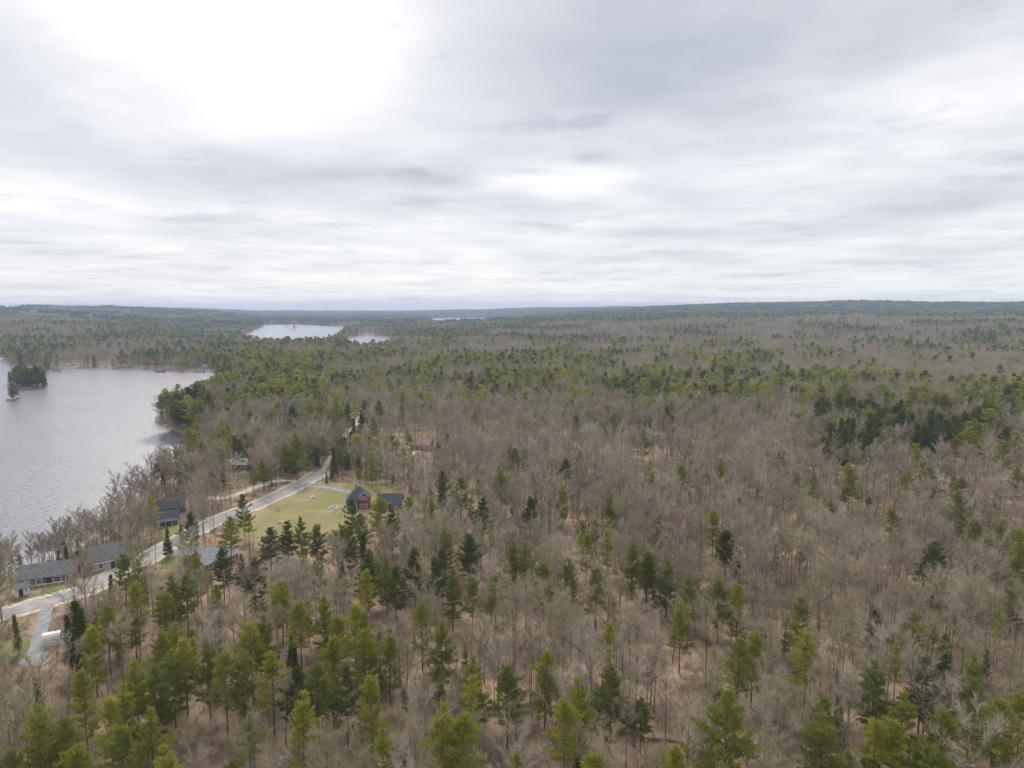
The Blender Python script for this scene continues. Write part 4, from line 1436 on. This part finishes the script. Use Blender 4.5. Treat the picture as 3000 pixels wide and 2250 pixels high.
# the wooded point, the islands and the dark evergreen stand
def extra_stands():
    r = np.random.default_rng(5)
    for tx, ty, H in ((462, 1170, 13), (472, 1150, 18), (486, 1143, 19), (500, 1146, 17), (516, 1150, 19), (532, 1142, 21), (548, 1140, 20), (566, 1132, 22), (580, 1126, 23), (596, 1140, 21), (610, 1150, 20),
                      (480, 1168, 17), (496, 1170, 18), (514, 1172, 18), (530, 1168, 19), (546, 1172, 18), (562, 1168, 20), (582, 1164, 20), (600, 1170, 19), (618, 1172, 18), (540, 1186, 15), (588, 1186, 16), (615, 1190, 15), (505, 1188, 14)):
        p = at_z(tx, ty, H + 2)
        if shore_sd(np.array([p[0]]), np.array([p[1]]))[0] > -3:
            # step back from the water on to the point
            for k in range(60):
                p = p + np.array((0.9, 0.25 if p[1] < 470 else -0.5))
                if shore_sd(np.array([p[0]]), np.array([p[1]]))[0] < -3:
                    break
        add_pine(p[0], p[1], H, 'full' if r.random() < 0.75 else 'high', HM if r.random() < 0.5 else HK, 'big dark pine on the wooded point jutting into the lake', 'pines on the lake point')
    for k in range(26):
        a, q = r.random() * 6.28, math.sqrt(r.random()) * 0.8
        p = ISLE_C + np.array((19 * q * math.cos(a), 12 * q * math.sin(a)))
        add_pine(p[0], p[1], r.uniform(15, 21), 'full' if r.random() < 0.6 else 'spire', HM if r.random() < .6 else HK, 'evergreen crowded on the wooded lake island', 'evergreens on the lake island', 'evergreen tree', 'evergreen_tree')
    for k, (dx, dy, H) in enumerate(((0, 0, 14), (-2.2, 0.6, 10), (2.0, 0.8, 9), (0.8, -1.6, 8))):
        add_pine(ISLET_C[0] + dx, ISLET_C[1] + dy, H, 'full', HM, 'small pine on the tiny rock islet', 'pines on the tiny islet')
    n = 0
    for k in range(900):
        tx, ty = r.uniform(2380, 3010), r.uniform(1120, 1262)
        c = 1190 + (tx - 2700) * 0.07
        if ((ty - c) / 62) ** 2 > r.random() * 1.6 or vnoise(np.array([tx / 60.0]), np.array([ty / 30.0]), 9)[0] < 0.36:
            continue
        H = r.uniform(14, 20)
        p = at_z(tx, ty, H + 9)
        if any((p[0] - a) ** 2 + (p[1] - b) ** 2 < 7 for a, b, _ in PINE_POS[-90:]):
            continue
        hue = HK if ty > c - 25 and r.random() < 0.8 else (HM if r.random() < 0.6 else HY)
        add_pine(p[0], p[1], H, 'spire' if hue == HK and r.random() < .5 else 'full', hue,
                 ('dark' if hue == HK else 'lighter green') + ' evergreen in the dense stand beyond the open woods', ('dark' if hue == HK else 'lighter') + ' evergreens of the dense stand', 'evergreen tree', 'evergreen_tree')
        n += 1
        if n >= 95:
            break


extra_stands()

# ------------------------------------------------------------------ woods: where trees may stand
DENS_P = [910, 930, 960, 1000, 1050, 1100, 1150, 1200, 1260, 1320, 1400, 1700, 2250]
DENS_X = [0, 300, 600, 900, 1200, 1500, 1800, 2100, 2400, 2700, 3000]
DENS = np.array([
    [.10, .10, .40, .70, .70, .70, .80, .85, .85, .80, .80],
    [.12, .16, .45, .70, .65, .60, .55, .48, .32, .32, .32],
    [.45, .42, .55, .60, .55, .40, .24, .20, .20, .24, .20],
    [.62, .58, .55, .50, .26, .38, .32, .13, .10, .10, .12],
    [.50, .42, .45, .55, .26, .42, .30, .20, .10, .12, .12],
    [.30, .30, .55, .60, .28, .46, .30, .30, .30, .24, .22],
    [.30, .30, .55, .62, .22, .42, .46, .36, .46, .50, .36],
    [.20, .20, .60, .85, .20, .34, .40, .34, .36, .55, .45],
    [.10, .10, .70, .85, .06, .08, .12, .10, .20, .25, .20],
    [.04, .05, .45, .55, .03, .03, .04, .04, .05, .06, .06],
    [.03, .03, .05, .05, .03, .02, .02, .02, .03, .04, .04],
    [.05, .07, .08, .07, .04, .02, .02, .02, .02, .03, .04],
    [.05, .08, .08, .05, .03, .02, .03, .03, .03, .03, .04]])


def conifer_prob(px, py):
    i = np.clip(np.interp(py, DENS_P, np.arange(len(DENS_P))), 0, len(DENS_P) - 1.001)
    j = np.clip(np.interp(px, DENS_X, np.arange(len(DENS_X))), 0, len(DENS_X) - 1.001)
    i0, j0 = i.astype(int), j.astype(int)
    fi, fj = i - i0, j - j0
    return (DENS[i0, j0] * (1 - fi) * (1 - fj) + DENS[i0 + 1, j0] * fi * (1 - fj) + DENS[i0, j0 + 1] * (1 - fi) * fj + DENS[i0 + 1, j0 + 1] * fi * fj)


def allowed(x, y, margin=1.5):
    ok = shore_sd(x, y) < -margin
    for p in FARS:
        s = poly_sd(x, y, p)
        if p is FAR1:
            s = np.minimum(s, -poly_sd(x, y, FISLE))
        ok &= s < -margin
    near = np.hypot(x, y) < 700
    if near.any():
        xi, yi = x[near], y[near]
        o = np.ones(xi.shape, bool)
        o &= line_dist(xi, yi, ROAD) > 5.4
        o &= line_dist(xi, yi, TRACK) > 1.7
        o &= line_dist(xi, yi, LANE) > 3.2
        o &= line_dist(xi, yi, DRIVE1) > 3.4
        o &= line_dist(xi, yi, DRIVE2) > 3.0
        o &= line_dist(xi, yi, DRIVE3) > 2.6
        for p, m in CLEARINGS:
            o &= poly_sd(xi, yi, p) < m
        sl = poly_sd(xi, yi, LAWN_MAIN)
        # the lawn thins out into the trees at its lower edge
        o &= (sl < 0.5) | ((sl < 9) & (rng.random(xi.shape) < 0.13) & (yi < 245))
        for a, b, r in ((a, b, r) for a, b, r in HOUSES):
            o &= (xi - a) ** 2 + (yi - b) ** 2 > r * r
        ok[near] &= o
    for a, b, r in HOUSES:
        ok &= (x - a) ** 2 + (y - b) ** 2 > r * r
    return ok


def grid(d0, d1, s, jit=0.45):
    w = 0.86 * d1 + 40
    nx, ny = int(2 * w / s), int((d1 + 20) / s)
    X, Y = np.meshgrid(np.arange(nx) * s - w, np.arange(ny) * s)
    X = X + rng.uniform(-jit, jit, X.shape) * s + (np.arange(ny)[:, None] % 2) * s * 0.5
    Y = Y + rng.uniform(-jit, jit, Y.shape) * s
    X, Y = X.ravel(), Y.ravel()
    d = np.hypot(X, Y)
    k = (d >= d0) & (d < d1) & (np.abs(X) < 0.86 * Y + 22) & (Y > 40)
    X, Y = X[k], Y[k]
    k = allowed(X, Y)
    return X[k], Y[k]


VIEW = [([(668, 1548), (740, 1500), (868, 1430), (905, 1410), (1200, 1440), (1245, 1475), (1130, 1500), (1060, 1530), (1000, 1575), (880, 1590), (740, 1585)], .93),
        ([(552, 1640), (590, 1606), (640, 1592), (700, 1600), (698, 1632), (640, 1668), (560, 1668), (440, 1680), (470, 1612)], .95),
        ([(-10, 1850), (60, 1860), (100, 1785), (190, 1785), (195, 1900), (175, 1955), (-10, 1950)], .93),
        ([(60, 1650), (230, 1635), (240, 1730), (110, 1775), (40, 1775)], .3), ([(440, 1495), (560, 1480), (560, 1592), (450, 1592)], .6),
        ([(240, 1600), (350, 1600), (350, 1690), (240, 1690)], .1), ([(1020, 1205), (1075, 1205), (1075, 1262), (1020, 1262)], .9), ([(1140, 1275), (1270, 1275), (1270, 1335), (1140, 1335)], .6),
        ([(1010, 1405), (1200, 1440), (1200, 1500), (1010, 1500)], .93), ([(440, 1222), (590, 1250), (600, 1330), (440, 1300)], .85), ([(1800, 2120), (2130, 2120), (2130, 2250), (1800, 2250)], .35), ([(655, 1340), (745, 1340), (745, 1375), (655, 1375)], .8),
        ([(590, 1475), (740, 1420), (740, 1450), (600, 1490)], .6)]


def keeps_view(x, y, z, H):
    """woods stay cut back where the photograph looks through to road, lawns and houses"""
    keep = np.ones(x.shape, bool)
    rx = [(a, b) for a, b in ROAD_PX if -200 < a < 945]
    for f in (0.95, 0.75, 0.5, 0.25):
        a, b = project(x, y, z + f * H)
        u = rng.random(x.shape)
        keep &= ~((line_dist(a, b, rx) < 18) & (u < 0.55))
        for poly, p in VIEW:
            q = 1 - (1 - p) ** 0.6
            keep &= ~((poly_sd(a, b, poly) > 0) & (u < q))
    return keep


def before_pines(x, y, pts):
    """true for trees that stand right in front of a listed evergreen"""
    bad = np.zeros(x.shape, bool)
    for a, b, r in pts:
        d = math.hypot(a, b)
        ux, uy = a / d, b / d
        t = (a - x) * ux + (b - y) * uy
        s = np.abs((x - a) * uy - (y - b) * ux)
        bad |= (t > 0) & (t < 17) & (s < r * 1.2)
    return bad


def away_from(x, y, pts, k=1.0):
    ok = np.ones(x.shape, bool)
    for a, b, r in pts:
        ok &= (x - a) ** 2 + (y - b) ** 2 > (r * k) ** 2
    return ok


# ------------------------------------------------------------------ mass woodland by geometry nodes
SRC = bpy.data.collections.new('woodland_sources')      # not linked to the scene


def scatter(name, label, sources, x, y, z, rot, scl, idx, mat=None):
    """one object: points carrying rotation, size and which tree, instanced by a node group"""
    c = bpy.data.collections.new(name + '_kinds')
    for i, me in enumerate(sources):
        o = bpy.data.objects.new(f'{name}_{i:03d}', me)
        c.objects.link(o)
    me = bpy.data.meshes.new(name)
    n = len(x)
    me.vertices.add(n)
    me.vertices.foreach_set('co', np.stack([x, y, z], 1).astype(np.float32).ravel())
    for nm, ty, val in (('rot', 'FLOAT', rot), ('size', 'FLOAT', scl), ('which', 'INT', idx)):
        a = me.attributes.new(nm, ty, 'POINT')
        a.data.foreach_set('value', np.asarray(val, np.int32 if ty == 'INT' else np.float32))
    me.update()
    ob = link(name, me)
    g = bpy.data.node_groups.new(name, 'GeometryNodeTree')
    g.interface.new_socket('Geometry', in_out='INPUT', socket_type='NodeSocketGeometry')
    g.interface.new_socket('Geometry', in_out='OUTPUT', socket_type='NodeSocketGeometry')
    N, L = g.nodes, g.links
    gi, go = N.new('NodeGroupInput'), N.new('NodeGroupOutput')
    ci = N.new('GeometryNodeCollectionInfo')
    ci.inputs['Collection'].default_value = c
    ci.inputs['Separate Children'].default_value = True
    ci.inputs['Reset Children'].default_value = True
    ip = N.new('GeometryNodeInstanceOnPoints')
    ip.inputs['Pick Instance'].default_value = True

    def attr(nm, ty):
        a = N.new('GeometryNodeInputNamedAttribute')
        a.data_type = ty
        a.inputs[0].default_value = nm
        return [o for o in a.outputs if o.enabled][0]
    cx = N.new('ShaderNodeCombineXYZ')
    L.new(attr('rot', 'FLOAT'), cx.inputs[2])
    L.new(gi.outputs[0], ip.inputs['Points'])
    L.new(ci.outputs[0], ip.inputs['Instance'])
    L.new(attr('which', 'INT'), ip.inputs['Instance Index'])
    L.new(cx.outputs[0], ip.inputs['Rotation'])
    sz = N.new('ShaderNodeCombineXYZ')
    s = attr('size', 'FLOAT')
    for k in range(3):
        L.new(s, sz.inputs[k])
    L.new(sz.outputs[0], ip.inputs['Scale'])
    L.new(ip.outputs[0], go.inputs[0])
    mod = ob.modifiers.new('trees', 'NODES')
    mod.node_group = g
    tag(ob, label, None, None, 'stuff')
    return ob


def merged(name, tc, mats):
    (tv, tf), (cv, cf) = tc
    V, F = join([(tv, tf), (cv, cf)])
    fm = [0] * len(tf) + [1] * len(cf)
    return mesh_from(name, V, F, mats, fm)


def build_woods():
    r = np.random.default_rng(21)
    # ---------- the bare trees that show largest: individuals
    near_src = []
    for i in range(7):
        sp = [6.0, 4.6, 3.8, 6.8, 5.0, 3.6, 4.4][i]
        fk = [0.38, 0.46, 0.55, 0.33, 0.42, 0.6, 0.5][i]
        near_src.append(make_bare(60 + i, 16.0, sp, 0, fk))
    kinds = [('broad-crowned', TWIG), ('upright', TWIG), ('slender', TWIG), ('wide-forked', TWIG_PALE), ('upright', TWIG_RED), ('slender', TWIG), ('upright', TWIG_PALE)]
    tone = {TWIG: 'brown-grey', TWIG_PALE: 'pale-twigged', TWIG_RED: 'reddish'}
    trunks = [mesh_from('trunk', t[0], t[1], BARK) for t, c in near_src]
    crowns = [mesh_from('crown', c[0], c[1], k[1]) for (t, c), k in zip(near_src, kinds)]
    X, Y = grid(80, 470, 4.55)
    pp = [p for p in PINE_POS if math.hypot(p[0], p[1]) < 480]
    k = away_from(X, Y, pp, 0.75)
    X, Y = X[k], Y[k]
    ex, ey = grid(120, 480, 5.6)
    es = shore_sd(ex, ey)
    pxe, pye = project(ex, ey, height(ex, ey))
    ke = (es > -75) & (pxe < 960) & away_from(ex, ey, pp, 0.75)
    X, Y = np.concatenate([X, ex[ke]]), np.concatenate([Y, ey[ke]])
    # thin the open leaf-strewn glades a little
    gl = vnoise(X / 16, Y / 16, 31) * 0.6 + vnoise(X / 6, Y / 6, 32) * 0.4
    k = gl > 0.36
    X, Y = X[k], Y[k]
    Z = height(X, Y)
    HT = r.uniform(8.0, 18.0, len(X))
    k = keeps_view(X, Y, Z, HT) & ~(before_pines(X, Y, pp) & (rng.random(X.shape) < 0.9))
    X, Y, Z, HT = X[k], Y[k], Z[k], HT[k]
    D = np.hypot(X, Y)
    px, py = project(X, Y, Z + 8)
    inview = (px > -20) & (px < 3020) & (py < 2330)
    order = np.argsort(np.where(inview, D, 1e9))
    chosen = order[:245]
    sd = shore_sd(X, Y)
    shore = np.where((sd > -14) & inview & (D < 420))[0]
    shore = shore[np.argsort(D[shore])][:48]
    chosen = np.unique(np.concatenate([chosen, shore]))
    rest = np.setdiff1d(np.arange(len(X)), chosen)
    for i in chosen:
        on_shore = sd[i] > -14
        v = 4 if on_shore and r.random() < 0.8 else int(r.choice([0, 1, 2, 3, 5, 6, 1, 3, 0]))
        t = link('bare_tree', None, None, (X[i], Y[i], Z[i]), r.uniform(0, 6.28))
        H = HT[i] if not on_shore else 0.8 * HT[i]
        s = H / 16.0
        t.scale = (s, s, s)
        form, mt = kinds[v]
        if on_shore:
            lab = f'{tone[mt]} {form} leafless tree on the lake bank ' + (near_what(X[i], Y[i], 45) or '')
            lab = lab.strip()
        else:
            zn = near_what(X[i], Y[i], 40) or ('over the leaf-strewn hollow' if px[i] > 1000 else 'in the thicket below the narrow gravel drive')
            size = 'tall' if H > 15.5 else ('mid-height' if H > 12.5 else 'low')
            lab = f'{size} {tone[mt]} {form} leafless tree {zn}'
        tag(t, lab, 'bare tree', lab)
        link('trunk', trunks[v], t)
        link('crown', crowns[v], t)
    # ---------- the rest of the bare woods, as one mass
    src, mats = [], []
    for i in range(10):       # 0..9 nearer
        sp = [5.8, 4.8, 3.9, 6.4, 4.8, 3.6, 4.4, 5.4, 4.2, 4.8][i]
        mt = [TWIG, TWIG, TWIG, TWIG_PALE, TWIG_RED, TWIG, TWIG_PALE, TWIG, TWIG, TWIG][i]
        src.append(merged('bare_tree_mid', make_bare(160 + i, 15.0, sp, 0 if i < 5 else 1, r.uniform(0.34, 0.55)), [BARK, mt]))
    for i in range(8):        # 10..17 single, far
        mt = [TWIG, TWIG, TWIG, TWIG_PALE, TWIG_RED, TWIG, TWIG, TWIG][i]
        src.append(merged('bare_tree_far', make_bare(260 + i, 14.0, r.uniform(4.0, 5.8), 1, r.uniform(0.35, 0.5), 1.0, 1.25), [mt, mt]))

    def cluster(seed, n, ext, mt, lod=2, thick=1.3):
        q = np.random.default_rng(seed)
        tv, tf, cv, cf = [], [], [], []
        T, C = [], []
        for j in range(n):
            o = np.array((q.uniform(-ext, ext), q.uniform(-ext, ext), 0))
            s = q.uniform(0.75, 1.1)
            t, c = make_bare(seed * 31 + j, 14.0, q.uniform(4.2, 6.0), lod, 0.35, 1.0, thick)
            T.append((np.asarray(t[0]) * s + o, t[1]))
            C.append((np.asarray(c[0]) * s + o, c[1]))
        return merged('bare_tree_clump', (join(T), join(C)), [mt, mt])
    for i in range(7):        # 18..24 clumps
        src.append(cluster(300 + i, 6, 7.0, TWIG_RED if i == 6 else (TWIG_PALE if i == 5 else TWIG)))
    for i in range(4):        # 25..28 big far clumps
        src.append(cluster(340 + i, 26, 21.0, TWIG, 2, 2.2))
    xs, ys, ws, ss = [X[rest]], [Y[rest]], [np.where(D[rest] < 230, r.integers(0, 7, len(rest)), r.integers(3, 10, len(rest)))], [HT[rest] / 15.0]
    red = sd[rest] > -16
    ws[0][red] = 4
    # understorey: many thinner younger trees between
    ux, uy = grid(80, 330, 3.6)
    kk = (vnoise(ux / 16, uy / 16, 31) * 0.6 + vnoise(ux / 6, uy / 6, 32) * 0.4 > 0.34) & (rng.random(ux.shape) < 0.42)
    ux, uy = ux[kk], uy[kk]
    uh = r.uniform(0.3, 0.65, len(ux))
    kk = keeps_view(ux, uy, height(ux, uy), uh * 15) & ~before_pines(ux, uy, pp)
    ux, uy, uh = ux[kk], uy[kk], uh[kk]
    xs.append(ux); ys.append(uy); ws.append(r.choice([2, 5, 8, 1], len(ux))); ss.append(uh)
    con_x, con_y, con_s, con_w = [], [], [], []

    def conifers(x, y, prob_scale, grain, sizes, lodw, seed):
        z = height(x, y)
        a, b = project(x, y, z + 12)
        pr = conifer_prob(a, b) * prob_scale
        nz = 0.48 * vnoise(x / grain, y / grain, seed) + 0.32 * vnoise(x / (grain * 0.35), y / (grain * 0.35), seed + 1) + 0.26 * rng.random(x.shape)
        rank = np.empty(len(nz))
        rank[np.argsort(nz)] = (np.arange(len(nz)) + 0.5) / max(1, len(nz))
        return rank > 1 - pr
    # near conifers to keep the thicket mixed
    nc = rng.random(len(ux)) < 0.07 + 1.3 * conifer_prob(*project(ux, uy, height(ux, uy) + 6))
    con_x.append(ux[nc]); con_y.append(uy[nc]); con_s.append(r.uniform(0.16, 0.42, nc.sum())); con_w.append(r.integers(0, 4, nc.sum()))
    vx, vy = grid(85, 330, 6.5)
    vp = conifer_prob(*project(vx, vy, height(vx, vy) + 6))
    vs = r.uniform(0.32, 0.62, len(vx))
    kv = (rng.random(len(vx)) < 0.05 + 2.6 * vp) & away_from(vx, vy, pp, 0.8)
    kv &= keeps_view(vx, vy, height(vx, vy), vs * 17) & keeps_view(vx, vy, height(vx, vy), vs * 17)
    con_x.append(vx[kv]); con_y.append(vy[kv]); con_s.append(vs[kv]); con_w.append(r.integers(0, 4, kv.sum()))
    # middle distance
    x, y = grid(470, 1000, 5.4)
    hit = conifers(x, y, 1.0, 45, None, None, 41) & away_from(x, y, [p for p in PINE_POS if math.hypot(p[0], p[1]) > 440], 1.0)
    con_x.append(x[hit]); con_y.append(y[hit]); con_s.append(r.uniform(0.62, 1.1, hit.sum())); con_w.append(r.integers(4, 10, hit.sum()))
    x, y = x[~hit], y[~hit]
    xs.append(x); ys.append(y); ws.append(r.integers(10, 18, len(x))); ss.append(r.uniform(0.7, 1.15, len(x)))
    # conifers among the 250..470 m woods that the list does not name
    x, y = grid(300, 470, 7.0)
    hit = conifers(x, y, 1.0, 40, None, None, 47) & away_from(x, y, pp, 1.2) & (rng.random(x.shape) < 0.8)
    con_x.append(x[hit]); con_y.append(y[hit]); con_s.append(r.uniform(0.5, 0.95, hit.sum())); con_w.append(r.integers(0, 8, hit.sum()))
    # far: clumps of bare trees, single evergreens
    x, y = grid(1000, 2700, 13.0)
    xs.append(x); ys.append(y); ws.append(r.integers(18, 25, len(x))); ss.append(r.uniform(0.85, 1.15, len(x)))
    x, y = grid(1000, 2700, 9.0)
    hit = conifers(x, y, 1.0, 120, None, None, 43)
    con_x.append(x[hit]); con_y.append(y[hit]); con_s.append(r.uniform(0.75, 1.2, hit.sum())); con_w.append(r.integers(6, 12, hit.sum()))
    # very far
    x, y = grid(2700, 8500, 34.0)
    xs.append(x); ys.append(y); ws.append(r.integers(25, 29, len(x))); ss.append(r.uniform(0.9, 1.2, len(x)))
    x, y = grid(2700, 8500, 36.0)
    hit = conifers(x, y, 1.05, 160, None, None, 45)
    con_x.append(x[hit]); con_y.append(y[hit]); con_s.append(r.uniform(0.7, 1.45, hit.sum())); con_w.append(r.integers(12, 15, hit.sum()))
    x, y, w, s = map(np.concatenate, (xs, ys, ws, ss))
    scatter('bare_woodland', 'leafless grey-brown woodland covering the land to the horizon', src, x, y, height(x, y) - 0.15, r.uniform(0, 6.28, len(x)), s, w)
    # ---------- evergreen mass
    esrc = []
    for i, (fm, H, R, b, hu) in enumerate((('full', 17, 3.4, .3, HY), ('full', 17, 3.6, .34, HM), ('full', 17, 3.0, .3, HM), ('spire', 15, 2.2, .1, HK))):
        t, c = make_pine(500 + i, H, R, b, 0, fm)
        esrc.append(merged('evergreen_mid', (t, c), [PBARK, NEEDLE[hu]]))
    for i, (fm, H, R, b, hu) in enumerate((('full', 17, 3.6, .25, HY), ('full', 18, 4.0, .3, HM), ('full', 16, 3.4, .25, HM), ('spire', 15, 2.8, .1, HK), ('full', 18, 3.8, .25, HK), ('full', 17, 4.2, .35, HY), ('full', 17, 3.9, .2, HM), ('full', 18, 4.4, .2, HK))):
        t, c = make_pine(520 + i, H, R, b, 1, fm, 1.25)
        esrc.append(merged('evergreen_far', (t, c), [PBARK, NEEDLE[hu]]))
    for i in range(3):
        q = np.random.default_rng(700 + i)
        T, C = [], []
        for j in range(18):
            o = np.array((q.uniform(-20, 20), q.uniform(-20, 20), 0))
            t, c = make_pine(720 + i * 30 + j, q.uniform(13, 19), 4.2, 0.2, 1, 'full', 2.4)
            T.append((np.asarray(t[0]) + o, t[1]))
            C.append((np.asarray(c[0]) + o, c[1]))
        esrc.append(merged('evergreen_clump', (join(T), join(C)), [PBARK, NEEDLE[HK if i else HM]]))
    x, y, w, s = map(np.concatenate, (con_x, con_y, con_w, con_s))
    scatter('evergreen_woodland', 'evergreens mixed through the wider woodland', esrc, x, y, height(x, y) - 0.15, r.uniform(0, 6.28, len(x)), s, w)
    # ---------- brush on the forest floor
    bsrc = [mesh_from('brush', *make_brush(800 + i, [1.6, 2.4, 1.2, 3.0][i], [9, 10, 12, 9][i]), BRUSH) for i in range(4)]
    x, y = grid(75, 300, 2.0)
    k = rng.random(x.shape) < 0.8
    x, y = x[k], y[k]
    # thicker brush on the shores and round the islands
    bx, by = grid(140, 1000, 2.6)
    sb = shore_sd(bx, by)
    k = (sb > -16)
    x, y = np.concatenate([x, bx[k]]), np.concatenate([y, by[k]])
    scatter('undergrowth', 'low leafless brush and saplings on the forest floor', bsrc, x, y, height(x, y) - 0.05, r.uniform(0, 6.28, len(x)), r.uniform(0.5, 1.2, len(x)), r.integers(0, 4, len(x)))
    print('instances', len(X), len(xs), sum(map(len, xs)), sum(map(len, con_x)), 'pines', n_pine, 'bare', len(chosen))


build_woods()


# ------------------------------------------------------------------ dark pools and fallen logs in the hollow
def pools():
    for pts, lb in (([(2052, 2225), (2075, 2205), (2100, 2203), (2110, 2212), (2090, 2225), (2066, 2236)], 'dark woodland pool under the tall pine'),
                    ([(1672, 2246), (1690, 2238), (1720, 2234), (1712, 2250)], 'dark sliver of pool among grey brush'),
                    ([(1832, 2150), (1850, 2146), (1884, 2152), (1868, 2160)], 'narrow dark pool by fallen logs'),
                    ([(1105, 2240), (1118, 2222), (1132, 2214), (1128, 2240)], 'small dark pool at the foot of bare trees')):
        P = [at(*p)[:2] for p in pts]
        S = np.array(smooth_line(P, 4, True))
        z = max(hz(*p) for p in S) + 0.03
        c = S.mean(0)
        V = [(c[0], c[1], z)] + [(p[0], p[1], z) for p in S]
        n = len(S)
        o = link('pool', mesh_from('pool', V, [(0, 1 + i, 1 + (i + 1) % n) for i in range(n)], POOL))
        tag(o, lb, None, None, 'structure')


POOL, _nt, _b = new_mat('dark_pool')
_b.inputs['Base Color'].default_value = (0.012, 0.011, 0.010, 1)
_b.inputs['Roughness'].default_value = 0.25
pools()
for i, (a, b, c, d, lb) in enumerate(((1880, 2168, 1985, 2176, 'long fallen trunk lying across the hollow'), (1330, 2150, 1372, 2100, 'fallen grey trunk leaning between low bare trees'), (2320, 1975, 2372, 1950, 'fallen pale trunk below the dashed bare slope'))):
    A, B = at(a, b), at(c, d)
    V, F = tube([A + (0, 0, .25), (A + B) / 2 + (0, 0, .35), B + (0, 0, .2)], [.26, .2, .1], 6)
    t = link('fallen_log', None, None, (0, 0, 0))
    lb = lb.replace('dashed ', '')
    tag(t, lb, 'log')
    MB().add(V, F).build('stem', BARK, t)
    V, F = tube([(A + B) / 2 + (0, 0, .3), (A + B) / 2 + (0.5, 0.6, 1.4)], [.09, .03], 4)
    MB().add(V, F).build('stub', BARK, t)


# ------------------------------------------------------------------ haze
def haze():
    m = MB().box(-12000, 12000, -12000, 12000, -8, 150)
    mt = bpy.data.materials.new('haze')
    mt.use_nodes = True
    nt = mt.node_tree
    nt.nodes.remove(nt.nodes['Principled BSDF'])
    v = nt.nodes.new('ShaderNodeVolumePrincipled')
    v.inputs['Color'].default_value = (0.58, 0.74, 1.0, 1)
    v.inputs['Density'].default_value = 0.000125
    nt.links.new(v.outputs[0], nt.nodes['Material Output'].inputs['Volume'])
    o = m.build('haze', mt)
    tag(o, 'thin bluish haze over the far country', None, None, 'stuff')


haze()
